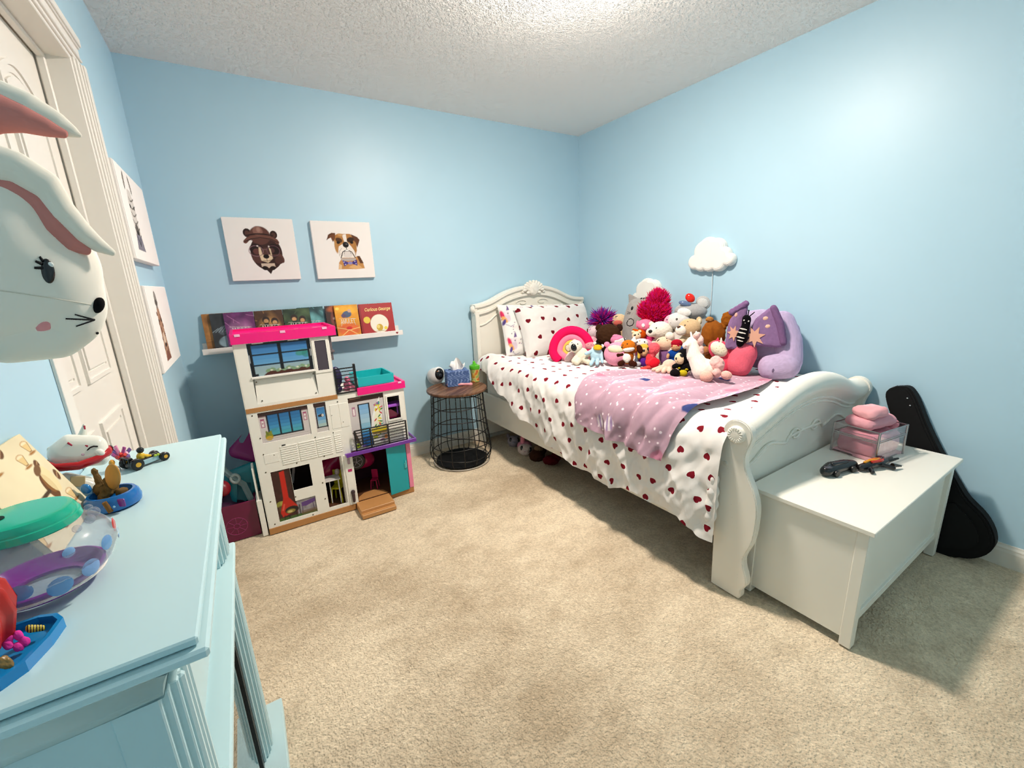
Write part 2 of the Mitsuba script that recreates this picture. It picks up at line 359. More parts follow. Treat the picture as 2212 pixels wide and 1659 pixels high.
# ---- on the mantel
# print of coffee and pastries leaning on the wall
ang = math.atan2(.057, .142)
t = thing('kitchen_print', 'cream print of tea cups leaning on the wall behind the toy fish bowl', 'picture')
Wp, Hp = .172, .153
M = mv(.066, -2.073 - Wp, MT + .0015, rz=90) @ mv(rx=-math.degrees(ang))
obj('board', bx(0, Wp, 0, .008, 0, Hp, .001), 'mat_matte', '#e6d6b0', parent=t, m=M)
def draw_cups(a):
    a.x = a.x + .048; a.mottle(18, .12, 3)
    def cup(x, y, s, r=0):
        a.ell(x, y + .006 * s, .011 * s, .0045 * s, '#b98a54', r); a.ell(x, y + .006 * s, .009 * s, .0033 * s, '#f2dfb8', r)
        a.poly([(x - .010 * s, y + .005 * s), (x + .010 * s, y + .005 * s), (x + .004 * s, y - .008 * s), (x - .004 * s, y - .008 * s)], '#e3c489')
        a.line([(x - .010 * s, y + .005 * s), (x - .004 * s, y - .008 * s), (x + .004 * s, y - .008 * s), (x + .010 * s, y + .005 * s)], .0012, '#8b6237')
        a.ell(x, y - .011 * s, .012 * s, .002 * s, '#a9763f')
    for x, y in ((.205, .132), (.168, .120), (.196, .040), (.150, .026), (.10, .135), (.05, .03)): cup(x, y, 1.0)
    for x, y, r in ((.187, .104, 40), (.140, .145, 30), (.208, .075, 60), (.120, .020, 10)):
        a.ell(x, y, .010, .006, '#6d4a30', r); a.line([(x - .007, y - .004), (x + .007, y + .004)], .0013, '#c9a57a')
    a.ell(.168, .070, .014, .022, '#6b4526', -15); a.ell(.172, .074, .010, .016, '#8a5c2f', -15)
    a.ell(.184, .078, .015, .024, '#f0d9a4', -10, .8); a.line([(.158, .066), (.12, .064), (.06, .068)], .006, '#4d3a28')
    a.ell(.176, .098, .014, .006, '#7a5738', 20)
sheet('print', Wp, Hp, draw_cups, 'mat_matte', t, M @ mv(0, -.0006, 0), .0012, '#e8d9b4')

# white cat-shaped box
t = thing('cat_box', 'white cat-faced box with a red band standing on the mantel by the door', 'box')
M = frame((0.05, -2.02, 1.023), (0.529, 0.101, -0.180), (-0.179, 0.627, -0.172), (0.105, 0.238, 0.758))
obj('body', blob([hull([(-25, 0, -52, 22), (28, 0, -66, 20), (-25, 40, -50, 20), (28, 40, -62, 20), (20, 10, -80, 14), (-15, 20, -74, 16)])], 7, 4), 'mat_gloss', '#dcdccf', parent=t, smooth=True, m=M)
obj('head', blob([hull([(-42, 20, 8, 26), (-20, 18, 26, 26), (40, 12, 24, 27), (48, 5, 6, 22), (-40, 40, 0, 22), (40, 40, 14, 22)], 3)], 6, 5), 'mat_gloss', '#efece0', parent=t, smooth=True, m=M)
for e in ([(-30, 25, 30, 12), (-62, 20, 18, 6)], [(8, 20, 48, 11), (12, 16, 72, 4)]):
    obj('ear', hull(e, 3), 'mat_gloss', '#e6e6d8', parent=t, smooth=True, m=M)
band = tube([(-72, -2, -12), (-48, -14, -20), (0, -22, -16), (40, -16, -2), (66, -4, 14), (72, 22, 22), (40, 62, 8), (-40, 60, -8), (-72, 24, -12)], 8.5, 12)
obj('band', band, 'mat_gloss', '#b3121d', parent=t, smooth=True, m=M, label='red band')
face = [tube([(18, -12, 17), (24, -15, 23), (32, -17, 26), (42, -17, 26)], 1.5, 8)]
obj('eye', face, 'mat_matte', '#1a1416', parent=t, smooth=True, m=M, label='black closed eye')
for p0, p1 in (((-24, -7, 33), (-14, -7, 27)), ((12, -9, 28), (20, -12, 26)), ((12, 12, 72), (13, 13, 64))):
    obj('stripe', cyl(p0, p1, 2.4, 8), 'mat_matte', '#b03044', parent=t, smooth=40, m=M)
obj('cheek', ell((10, -11, 8), (6, 2, 4)), 'mat_matte', '#d8b8c4', parent=t, smooth=True, m=M)
obj('muzzle', ell((46, -14, 12), (12, 8, 9)), 'mat_gloss', '#f2efe4', parent=t, smooth=True, m=M)
obj('label_plate', bx(-18, 14, -22, -19, -60, -38, 1), 'mat_matte', '#c7ad7e', parent=t, m=M, label='tan label')

# clear pink crystal ornament behind
t = thing('crystal_ornament', 'pink and purple translucent crystal ornament between the cat box and the toy car', 'ornament')
M = frame((0.073, -1.89, 0.969), (0.664, 0.091, -0.214), (-0.177, 0.764, -0.222), (0.128, 0.289, 0.890))
r2 = random.Random(3)
for k in range(16):
    a, b = r2.uniform(0, 6.28), r2.uniform(-.4, 1.2); L = r2.uniform(16, 34)
    d = np.array([math.cos(a) * math.cos(b), math.sin(a) * math.cos(b) * .6, math.sin(b)])
    q = trimesh.creation.cylinder(radius=4.2, height=L, sections=6); q.apply_transform(trimesh.geometry.align_vectors([0, 0, 1], d)); q.apply_translation(d * L * .5)
    obj('crystal', q, 'mat_gloss', r2.choice(['#e58ab0', '#c65fa0', '#7b4a9c', '#efb2c8', '#d9453f', '#9a7ac8']), parent=t, m=M)
obj('base', ell((0, 4, -30), (20, 16, 9)), 'mat_gloss', '#e8c8dc', parent=t, smooth=True, m=M)
for x, z, c in ((-8, -22, '#f3efe8'), (6, -30, '#d9a2d6'), (-20, -8, '#e0a13a'), (8, -36, '#d48fd2')):
    obj('bead', ell((x, -12, z), 7, n=2), 'mat_gloss', c, parent=t, smooth=True, m=M)

# toy racing kart
t = thing('toy_kart', 'small black and yellow toy racing kart on the far corner of the mantel', 'toy car')
M = mv(*(0.11, -1.898, 0.95), rz=38, s=.0009)
obj('chassis', [bx(-36, 34, -9, 9, 6, 15, 2), bx(-30, 8, -12, 12, 8, 18, 2), bx(10, 30, -6, 6, 8, 19, 2)], 'mat_gloss', '#15171a', parent=t, m=M)
obj('side_plate', [bx(-18, 22, -15, -12.5, 5, 16, .8), bx(-18, 22, 12.5, 15, 5, 16, .8)], 'mat_gloss', '#a8c8cf', parent=t, m=M, label='pale side panel')
obj('nose', bx(24, 40, -8, 8, 5, 11, 2), 'mat_gloss', '#202428', parent=t, m=M)
for x, r in ((-26, 13), (30, 10)):
    for y in (-19, 19):
        w = obj('wheel', lathe([(0, -5), (r * .8, -5), (r, -3), (r, 3), (r * .8, 5), (0, 5)], 20, mv(x, y, r, rx=90)), 'mat_satin', '#0d0e10', parent=t, smooth=40, m=M)
        obj('hub', lathe([(0, -5.6), (r * .42, -5.6), (r * .42, 5.6), (0, 5.6)], 14, mv(x, y, r, rx=90)), 'mat_gloss', '#d9a41e', parent=w, smooth=40, m=M)
obj('driver', blob([ell((-6, 0, 22), (8, 8, 10), n=2), *chain([(-6, 0, 28, 5), (2, 6, 20, 3.5), (10, 4, 18, 3)]), *chain([(-6, 0, 28, 5), (2, -6, 20, 3.5), (10, -4, 18, 3)])], 3, 3), 'mat_gloss', '#e2b41c', parent=t, smooth=True, m=M, label='yellow seated figure')
obj('helmet', ell((-4, 0, 37), (7, 7, 7)), 'mat_gloss', '#121212', parent=t, smooth=True, m=M)
obj('rear_wing', [bx(-38, -30, -16, 16, 28, 31, 1), bx(-36, -32, -10, -7, 14, 29, 1), bx(-36, -32, 7, 10, 14, 29, 1)], 'mat_gloss', '#181a1c', parent=t, m=M)
for x, y in ((14, -15.6), (20, -15.4)): obj('lamp', ell((x, y, 18), 3, n=2), 'mat_gloss', '#b8d040', parent=t, smooth=True, m=M)

# blue resort ornament with brown ruins
t = thing('souvenir_ornament', 'blue dished souvenir with brown rocks and a golden oval, in front of the cat box', 'ornament')
M = mv(*(0.097, -2.095, 0.95)[:2], MT, rz=-31.8, s=.00062)
obj('dish', lathe([(0, 0), (50, 0), (58, 6), (60, 18), (56, 34), (50, 42), (44, 42), (40, 30), (30, 20), (0, 18)], 36), 'mat_gloss', '#1668b0', parent=t, smooth=40, m=M)
r2 = random.Random(5)
rocks = [ell((r2.uniform(-34, 10), r2.uniform(-20, 24), r2.uniform(22, 50)), (r2.uniform(8, 15), 10, r2.uniform(8, 18)), rz=r2.uniform(0, 90), n=2) for k in range(10)]
rocks += [hull([(-26, 6, 40, 10), (-38, 8, 104, 5)]), hull([(-8, 4, 40, 10), (-12, 6, 76, 6)])]
obj('rocks', ruffle(blob(rocks, 5, 2), 4, .12, 4), 'mat_matte', '#6b5026', parent=t, smooth=True, m=M, label='brown rocks')
obj('golden_oval', ell((12, 4, 84), (20, 8, 38), ry=14), 'mat_satin', '#c58a3a', parent=t, smooth=True, m=M, label='golden oval')
for p, c, a in (((-50, -14, 60), '#2a7fc4', 20), ((-54, -8, 50), '#8fc3e6', 10)): obj('wave', ell(p, (13, 8, 14)), 'mat_gloss', c, parent=t, smooth=True, m=M)
obj('tiki', cyl((34, -48, 8), (28, -52, 38), 6, 10, 5), 'mat_matte', '#7c5426', parent=t, smooth=40, m=M, label='brown carved post')
obj('badge', bx(44, 62, -36, -30, 14, 36, 2), 'mat_gloss', '#7a2f86', parent=t, m=M, label='purple badge')
for k in range(5): obj('star', ell((-42 + 22 * k, -54 + 3 * abs(k - 2), 22 + 3 * (k % 2)), (3, 2, 3), n=1), 'mat_gloss', '#9fd0ef', parent=t, m=M)

# toy fish bowl
t = thing('toy_fish_bowl', 'clear toy fish bowl with a teal lid, purple base and pale blue spots', 'toy')
FB = (.077, -2.325)
bowl = [(0, .004), (.035, .004), (.052, .012), (.066, .028), (.073, .046), (.072, .058), (.062, .072), (.044, .084)]
obj('bowl', lathe(bowl, 48, mv(*FB, MT)), 'mat_clear', parent=t, smooth=True, label='clear plastic bowl')
obj('lid', lathe([(0, .104), (.036, .105), (.042, .103), (.045, .098), (.0455, .094), (.047, .093), (.048, .086), (.046, .084), (0, .084)], 48, mv(*FB, MT)), 'mat_gloss', '#12b08c', parent=t, smooth=35, label='teal lid')
obj('lid_hole', lathe([(0, .1056), (.008, .1056), (.008, .104)], 16, mv(FB[0] - .02, FB[1] - .005, MT)), 'mat_matte', '#0c2a24', parent=t, label='dark straw hole')
obj('base_ring', lathe([(.034, .0045), (.042, .0045), (.050, .009), (.055, .017), (.056, .022), (.053, .023), (.049, .018), (.042, .010), (.034, .008), (.034, .0045)], 48, mv(*FB, MT)), 'mat_gloss', '#8c1fa0', parent=t, smooth=40, label='purple base')
obj('base_band', tube([(FB[0] + .0545 * math.cos(a), FB[1] + .0545 * math.sin(a), MT + .0145) for a in np.linspace(0, 2 * np.pi, 49)[:-1]], .0022, 8, closed=True), 'mat_gloss', '#efe2d8', parent=t, smooth=True)
for a, z, r, c in ((-62, .030, .011, '#6d9fd2'), (-38, .034, .010, '#86a9d8'), (-20, .052, .009, '#6f9fd0'), (5, .060, .009, '#c43a35'), (-85, .042, .010, '#7aa5d6'), (20, .04, .008, '#7aa5d6'), (-50, .064, .006, '#8ab0dc'), (-105, .052, .012, '#7898b8')):
    rr = np.interp(z, [q[1] for q in bowl], [q[0] for q in bowl]) + .0006
    q = lathe([(0, .0012), (r * .7, .001), (r, 0)], 16)
    q.apply_transform(mv(FB[0] + rr * math.cos(math.radians(a)), FB[1] + rr * math.sin(math.radians(a)), MT + z, rz=a) @ mv(ry=90))
    obj('spot', q, 'mat_gloss', c, parent=t, smooth=True)
for k in range(9):
    a = math.radians(-30 + 22 * k)
    obj('bubble', ell((FB[0] + .056 * math.cos(a), FB[1] + .056 * math.sin(a), MT + .080), (.0045 + .001 * (k % 3)), n=2), 'mat_clear', parent=t, smooth=True)

# red ribbed ball and blue tray at the near end
ribs = []
a = np.linspace(0, 2 * np.pi, 73)[:-1]
pr = [(0.001, -.036), (.02, -.034), (.036, -.02), (.041, 0), (.037, .018), (.022, .033), (.004, .038)]
q = lathe(pr, 72); th = np.arctan2(q.vertices[:, 1], q.vertices[:, 0]); q.vertices[:, :2] *= (1 + .07 * np.cos(th * 12))[:, None]
solo('ribbed_ball', 'red ribbed ball standing in the blue tray on the mantel', 'ball', q, 'mat_satin', '#b81f16', smooth=True, m=mv(.054, -2.446, MT + .0545, rx=8, ry=6, s=(1.0, 1.0, 1.36)))
t = thing('blue_tray', 'shallow blue tray with trinkets at the near end of the mantel', 'tray')
tp = Polygon([(0.116, -2.421, 0.955)[:2], (0.113, -2.448, 0.955)[:2], (0.104, -2.478, 0.955)[:2], (0.091, -2.493, 0.955)[:2], (.055, -2.512), (.02, -2.50), (.006, -2.45), (.03, -2.405), (0.093, -2.401, 0.955)[:2], (0.108, -2.408, 0.955)[:2]]).buffer(.006).buffer(-.006)
obj('dish', [extr(tp, .003, mv(z=MT)), extr(tp.difference(tp.buffer(-.004)), .012, mv(z=MT))], 'mat_gloss', '#1583c4', parent=t)
def bee_stripe(q):
    z = np.asarray(q.vertices)[:, 0]; return np.where((np.floor(z / 3.2).astype(int) % 2 == 0)[:, None], lin('#2a2118'), lin('#d9c33a'))
q = blob([hull([(-14, 0, 0, 9), (14, 0, 2, 7)], 3)], 1.5, 2)
solo('striped_bead', 'yellow and black striped bead lying in the blue tray', 'bead', q, 'mat_satin', bee_stripe(q), smooth=True, m=frame((0.099, -2.432, 0.965), (0.293, 0.018, -0.176), (-0.129, 0.320, -0.183), (0.021, 0.227, 0.383)))
q = blob([ell((20 * math.cos(k * 1.26), 6, 13 * math.sin(k * 1.26)), (13, 9, 11), n=2) for k in range(5)], 3, 2)
solo('pink_bow', 'crumpled pink fabric bow in the blue tray', 'bow', ruffle(q, 3, .1), 'mat_cloth', '#e23fa0', smooth=True, m=frame((0.09, -2.448, 0.968), (0.273, 0.018, -0.172), (-0.129, 0.300, -0.175), (0.016, 0.219, 0.365)))
q = ruffle(blob([ell((0, 0, 0), (20, 14, 15), n=3)], 3, 1), 5, .09, 2)
solo('seashell', 'brown and tan seashell in the blue tray', 'shell', q, 'mat_satin', '#8a6a34', smooth=True, m=frame((0.092, -2.478, 0.967), (0.254, 0.012, -0.167), (-0.125, 0.277, -0.171), (0.010, 0.212, 0.336)))

# plush rabbit head trophy on the wall above the mantel
t = thing('rabbit_head', 'white plush rabbit head trophy with pink inner ears mounted on the left wall', 'plush trophy')
M = frame((0.11, -2.15, 1.323), (0.426, 0.110, -0.011), (-0.132, 0.512, 0.017), (0.132, 0.013, 0.622))
head = [hull([(-90, 0, 60, 150), (0, 0, -10, 132), (-140, 0, -10, 150)], 3), hull([(0, 0, -10, 128), (50, -10, -70, 92), (88, -20, -92, 46)], 3), hull([(30, -10, -98, 80), (-70, 0, -75, 105), (86, -20, -108, 40)], 3)]
neck = [hull([(-100, 0, 40, 145), (-330, 10, -10, 150)], 3)]
obj('head', blob(head + neck, 11, 36), 'mat_plush', '#efeade', parent=t, smooth=True, m=M)
plq = lathe([(0, -.004), (.125, -.004), (.13, .0), (.13, .012), (.12, .018), (0, .018)], 40, mv(0.004, -2.155, 1.36, ry=90))
obj('mount', plq, 'mat_matte', '#e6e1d4', parent=t, smooth=40)
def ear(pts, name_col):
    return pts
up = blob(chain([(-150, 30, 330, 52), (-100, 20, 350, 42), (-40, 0, 338, 36), (20, -10, 322, 24), (52, -14, 312, 13), (70, -14, 306, 5)], 3), 9, 6)
lo = blob(chain([(-150, -60, 225, 42), (-60, -80, 210, 34), (0, -90, 180, 32), (30, -95, 135, 30), (70, -95, 98, 24), (110, -90, 72, 16), (145, -85, 56, 7)], 3), 8, 6)
for e in (up, lo): obj('ear', e, 'mat_plush', '#ece6d8', parent=t, smooth=True, m=M)
obj('ear_lining', blob(chain([(-150, -10, 306, 48), (-100, -10, 322, 38), (-50, -22, 318, 27), (0, -26, 308, 18), (36, -24, 302, 9)], 3), 9, 4), 'mat_plush', '#c9837c', parent=t, smooth=True, m=M, label='pink inner ear')
obj('ear_lining', blob(chain([(-110, -70, 186, 20), (-66, -84, 174, 20), (-20, -92, 146, 22), (10, -96, 108, 26), (48, -96, 76, 20), (86, -92, 58, 9)], 3), 8, 4), 'mat_plush', '#c9837c', parent=t, smooth=True, m=M, label='pink inner ear')
HB = blob(head + neck, 11, 36)
def S(x, z, lift=0): return (x, skin(HB, x, z) - lift, z)
obj('eye', ell(S(2, 14), (14, 7, 25), ry=-14), 'mat_gloss', '#0d0d0f', parent=t, smooth=True, m=M, label='black eye')
obj('eye_glint', ell(S(8, 27, 6), (7, 3, 4.5), ry=25), 'mat_gloss', '#e8ece8', parent=t, smooth=True, m=M)
for p, q in (((-8, 34), (-14, 42)), ((-10, 28), (-22, 33)), ((-8, 20), (-24, 20))):
    obj('eyelash', tube([S(*p, 2), S(*q, 2)], [3.2, 2.2], 8), 'mat_matte', '#111113', parent=t, smooth=True, m=M)
obj('nose', ell((114, skin(HB, 108, -60) + 2, -60), (15, 14, 18), ry=25), 'mat_cloth', '#0e0e10', parent=t, smooth=True, m=M, label='black nose')
for q in ((40, -85), (60, -77), (63, -103)):
    p0 = np.array([106, -92]); pts = [S(*(p0 + (np.array(q) - p0) * k), 1.2) for k in np.linspace(0, 1, 6)]
    obj('whisker', tube(pts, np.linspace(1.8, 1.4, 6), 8), 'mat_matte', '#17171a', parent=t, smooth=True, m=M)
yk = skin(HB, -6, -98)
q = lathe([(0, 1.2), (10, 1.0), (17, 0), (17, -2), (0, -2)], 24)
slope = (skin(HB, 6, -98) - skin(HB, -18, -98)) / 24; slz = (skin(HB, -6, -86) - skin(HB, -6, -110)) / 24
nv = np.array([slope, -1, slz]); nv /= np.linalg.norm(nv)
q.apply_transform(trimesh.geometry.align_vectors([0, 0, 1], nv)); q.apply_translation((-6, yk, -98))
obj('cheek', q, 'mat_plush', '#e39a9e', parent=t, smooth=True, m=M, label='pink cheek')
obj('mouth', ell((114, skin(HB, 108, -124) - 1, -124), (4, 3, 3)), 'mat_matte', '#201a1a', parent=t, smooth=True, m=M)
seam = [S(x, z, .6) for x, z in zip(np.linspace(-98, 96, 16), np.interp(np.linspace(-98, 96, 16), [-98, -60, 20, 60, 96], [-22, -28, -42, -50, -58]))]
obj('seam', tube(seam, 1.3, 6), 'mat_plush', '#d8d3c4', parent=t, smooth=True, m=M)
# ---------------------------------------------------------------- canvas prints
def canvas(label, m, draw, w=.36, h=.35):
    t = thing('canvas_print', label, 'picture', 'animal portraits on the walls')
    obj('canvas', bx(0, w, -.030, -.001, 0, h, .0025), 'mat_matte', '#f0ece8', parent=t, m=m)
    sheet('print', w - .004, h - .004, draw, 'mat_matte', t, m @ mv(.002, -.0305, .002), .0019, '#f0ece8')
    return t

def draw_bear(a):
    # px of a 720 x 720 study -> metres: X from 280 to 1050, Y from 120 to 760
    def p(x, y): return ((x - 275) / 780 * .356, (765 - y) / 640 * .346)
    k = .356 / 780
    def e(x, y, rx, ry, c, r=0, al=1.0, ring=0): a.ell(*p(x, y), rx * k, ry * k * 1.18, c, r, al, ring * k)
    e(700, 480, 180, 185, '#3a2522'); e(740, 560, 130, 60, '#4a2f2a', 20); e(860, 540, 30, 50, '#5d3b33', 15)
    e(700, 560, 150, 60, '#33201e'); e(585, 545, 60, 40, '#533631', -35); e(830, 560, 50, 40, '#4b302b', 35)
    e(520, 275, 45, 45, '#2c1a18'); e(812, 290, 42, 42, '#2c1a18'); e(520, 280, 25, 27, '#54362f'); e(812, 294, 24, 26, '#4a302a')
    a.soft = .006
    e(655, 300, 118, 95, '#5b3a33'); e(640, 255, 55, 50, '#8b6357', 10, .8); e(650, 240, 22, 28, '#b0897b', 0, .6)
    a.soft = .002
    a.line([p(485, 365), p(520, 335), p(600, 318), p(680, 314), p(760, 320), p(830, 350), p(842, 370)], 44 * k, '#6b463c')
    a.line([p(475, 365), p(560, 335), p(660, 322), p(770, 335), p(850, 372)], 12 * k, '#3a2420')
    a.line([p(510, 300), p(600, 285), p(700, 285), p(800, 300)], 16 * k, '#2e1b18')
    a.soft = .004
    e(590, 440, 75, 55, '#231414'); e(790, 440, 70, 55, '#231414'); e(590, 465, 40, 30, '#5d3733'); e(760, 455, 35, 28, '#4d302e')
    a.poly([p(618, 420), p(640, 425), p(650, 500), p(690, 480), p(745, 500), p(730, 420), p(752, 440), p(760, 540), p(700, 585), p(625, 560), p(612, 490)], '#d9c3a4')
    e(690, 470, 38, 45, '#4f342c'); a.soft = .0025
    e(688, 518, 34, 22, '#120c0c'); a.line([p(690, 535), p(690, 562)], 6 * k, '#2a1c1a'); a.line([p(650, 560), p(690, 567), p(735, 555)], 6 * k, '#5d4437')
    e(585, 460, 78, 55, '#8a6a72', 0, .8, 4); e(780, 460, 74, 55, '#6a4a52', 0, .8, 4); a.line([p(660, 445), p(705, 445)], 6 * k, '#7a5a60')
    e(608, 408, 10, 8, '#d9cfc8'); e(735, 412, 9, 8, '#d9cfc8')
    a.poly([p(615, 590), p(770, 590), p(775, 630), p(700, 640), p(620, 630)], '#c9b6a2')
    e(655, 640, 36, 22, '#1a1110', -10); e(740, 642, 36, 22, '#1f1514', 15); a.poly([p(660, 650), p(745, 650), p(708, 705)], '#2a1a18')
canvas('white canvas print of a brown bear wearing a hat and glasses', mv(.316, 0, 1.351), draw_bear)

def draw_dog(a):
    def p(x, y): return ((x - 1150) / 650 * .356, (755 - y) / 590 * .346)
    k = .356 / 650
    def e(x, y, rx, ry, c, r=0, al=1.0, ring=0): a.ell(*p(x, y), rx * k, ry * k * 1.1, c, r, al, ring * k)
    a.soft = .004
    a.poly([p(1385, 660), p(1400, 590), p(1440, 540), p(1600, 530), p(1640, 520), p(1670, 580), p(1688, 655), p(1600, 662)], '#c08a50')
    a.poly([p(1610, 520), p(1645, 525), p(1680, 600), p(1640, 600)], '#5a3a26'); a.poly([p(1385, 660), p(1400, 600), p(1430, 620), p(1420, 660)], '#e0bd92')
    a.poly([p(1500, 640), p(1600, 600), p(1660, 650), p(1580, 665)], '#d9ab74')
    a.poly([p(1365, 320), p(1420, 290), p(1560, 288), p(1610, 330), p(1620, 460), p(1590, 540), p(1440, 545), p(1395, 470)], '#b07a42')
    a.poly([p(1300, 350), p(1320, 300), p(1360, 280), p(1400, 285), p(1390, 340), p(1362, 375), p(1345, 330)], '#6d4128'); a.line([p(1300, 352), p(1335, 300), p(1390, 285)], 6 * k, '#3f2517')
    a.poly([p(1570, 290), p(1640, 320), p(1665, 350), p(1630, 430), p(1605, 370)], '#5d3824')
    a.poly([p(1470, 300), p(1515, 290), p(1520, 370), p(1560, 420), p(1600, 480), p(1590, 540), p(1420, 540), p(1400, 480), p(1420, 420), p(1490, 380)], '#ece4da')
    e(1430, 355, 38, 24, '#4f3320', -20); e(1560, 350, 42, 26, '#3a261b', 15); e(1420, 380, 20, 14, '#1d1412'); e(1570, 378, 20, 14, '#1d1412')
    e(1392, 430, 18, 60, '#b5854e', 5); e(1605, 430, 16, 55, '#a87740', -5); e(1450, 300, 30, 14, '#c89a66', -10)
    a.soft = .002
    e(1500, 402, 34, 30, '#161213'); e(1510, 395, 14, 6, '#5d585a'); a.line([p(1500, 425), p(1505, 450)], 7 * k, '#1d1817')
    a.line([p(1430, 540), p(1455, 480), p(1505, 452), p(1560, 480), p(1590, 540)], 9 * k, '#2f2828'); a.line([p(1415, 520), p(1420, 470), p(1450, 440)], 4 * k, '#8a827c')
    e(1510, 505, 52, 34, '#dcd5cf'); a.line([p(1470, 500), p(1480, 470), p(1540, 470), p(1550, 500)], 4 * k, '#4d4444'); e(1508, 460, 22, 6, '#f6f2ee')
    a.poly([p(1420, 545), p(1600, 545), p(1590, 570), p(1440, 575)], '#b5aba4')
    a.poly([p(1440, 565), p(1500, 585), p(1500, 605), p(1455, 630)], '#4a4088'); a.poly([p(1605, 560), p(1550, 582), p(1550, 606), p(1605, 625)], '#3d2f7c'); e(1525, 596, 26, 16, '#8d86b8')
    for x, y in ((1455, 585), (1470, 610), (1580, 580), (1590, 605)): e(x, y, 8, 5, '#c7c2de')
    for x, y in ((1430, 500), (1445, 515), (1575, 505)): e(x, y, 4, 3, '#3a3230')
canvas('white canvas print of a bulldog wearing a purple bow tie', mv(.772, 0, 1.347), draw_dog)

def draw_zebra(a):
    a.soft = .004; c = .178
    a.poly([(c - .07, .04), (c + .08, .04), (c + .05, .15), (c + .055, .22), (c + .03, .27), (c - .03, .27), (c - .055, .22), (c - .045, .12)], '#cfcac4')
    for s in (-1, 1): a.ell(c + s * .055, .295, .014, .035, '#5a5550', s * 18); a.ell(c + s * .052, .292, .007, .022, '#a8a29a', s * 18)
    for k in range(7): a.line([(c - .05 + .003 * k, .07 + .028 * k), (c - .015, .058 + .028 * k), (c + .02, .062 + .028 * k), (c + .06, .075 + .028 * k)], .006, '#6d6862')
    a.ell(c - .035, .205, .012, .008, '#2b2724'); a.ell(c + .035, .205, .012, .008, '#2b2724'); a.ell(c, .115, .035, .028, '#5d5853'); a.ell(c, .105, .022, .012, '#2f2b29')
    a.poly([(c - .075, .04), (c - .045, .1), (c + .05, .1), (c + .085, .04)], '#7d7a86'); a.line([(c - .03, .09), (c, .06), (c + .03, .09)], .01, '#3a3a44')
canvas('white canvas print of a grey striped animal, upper one on the left wall', mv(.0, -.866, 1.428, rz=90), draw_zebra, .575, .345)

def draw_giraffe(a):
    a.soft = .004; c = .20
    a.poly([(c - .06, .03), (c + .07, .03), (c + .05, .12), (c + .045, .2), (c + .02, .26), (c - .02, .26), (c - .045, .2), (c - .045, .12)], '#a8826a')
    for k in range(14): a.ell(c + .045 * math.sin(k * 2.3), .06 + .013 * k, .012, .009, '#6d4a3a', k * 40)
    a.ell(c, .285, .03, .038, '#8b8680'); a.ell(c, .275, .034, .012, '#5d5853'); a.ell(c, .12, .028, .03, '#d0b8a4'); a.ell(c, .095, .02, .010, '#3a2a24')
    a.ell(c - .032, .2, .011, .008, '#2b1d18'); a.ell(c + .032, .2, .011, .008, '#2b1d18'); a.poly([(c - .06, .03), (c - .02, .07), (c + .03, .07), (c + .07, .03)], '#7d5246')
canvas('canvas print of a tall-hatted brown animal, lower one on the left wall', mv(.0, -.862, .985, rz=90), draw_giraffe, .57, .345)

# ---------------------------------------------------------------- picture ledge with books
t = thing('picture_ledge', 'white picture ledge on the back wall behind the dollhouse', 'shelf')
obj('board', bx(.108, 1.258, -.100, -.002, .952, .963, .001), 'mat_satin', '#f0ebe6', parent=t)
obj('back_board', bx(.108, 1.258, -.012, -.002, .963, 1.01, .001), 'mat_satin', '#f0ebe6', parent=t)
obj('lip', bx(.108, 1.258, -.101, -.090, .952, .984, .001), 'mat_satin', '#f0ebe6', parent=t)
def heart_poly(s):
    a = np.linspace(0, 2 * np.pi, 40)[:-1]
    return Polygon(np.stack([.62 * np.sin(a) ** 3, .5 * np.cos(a) - .22 * np.cos(2 * a) - .09 * np.cos(3 * a) - .03 * np.cos(4 * a)], 1) * s)
obj('heart_sticker', facade(heart_poly(.013), -.1016, -.101), 'mat_satin', '#8a1420', parent=t, m=mv(1.217, 0, .969), label='small dark red heart')

def book(x0, w, h, d, y, spine, cover, draw, label, group='graphic novels on the picture ledge', title=None, tcol='#e9e4da', tz=.45, th=.030, tilt=9):
    t = thing('book', label, 'book', group)
    m = mv(x0, y, .9645, rx=-tilt)
    obj('pages', bx(.003, w - .002, .002, d - .002, .003, h - .003), 'mat_matte', '#e8e0cc', parent=t, m=m)
    obj('cover', [bx(0, w, 0, .0022, 0, h, .0006), bx(0, w, d - .0022, d, 0, h, .0006), bx(0, .0025, 0, d, 0, h, .0006)], 'mat_satin', cover, parent=t, m=m)
    sheet('cover_print', w - .001, h - .001, draw, 'mat_satin', t, m @ mv(.0005, -.0005, .0005), .0017, cover)
    if title:
        q = meshkit.text_mesh(title, th, .0006); e = q.extents[0]; b = q.bounds[0]
        q.apply_translation([-b[0], -b[1], 0]); q.apply_scale([w * .62 / e, 1, 1]); q.apply_transform(STAND); fix(q)
        q.apply_translation([w * .19, -.0012, h * tz]); obj('title', q, 'mat_satin', tcol, parent=t, m=m, label='title lettering')
        legs = [cyl((w * .2, -.0008, h * tz - .014), (w * .27, -.0008, h * tz + .02), .0012, 6), cyl((w * .81, -.0008, h * tz - .014), (w * .75, -.0008, h * tz + .02), .0012, 6), cyl((w * .14, -.0008, h * tz + th + .006), (w * .86, -.0008, h * tz + th - .002), .0012, 6)]
        obj('title_flourish', legs, 'mat_satin', tcol, parent=t, m=m)
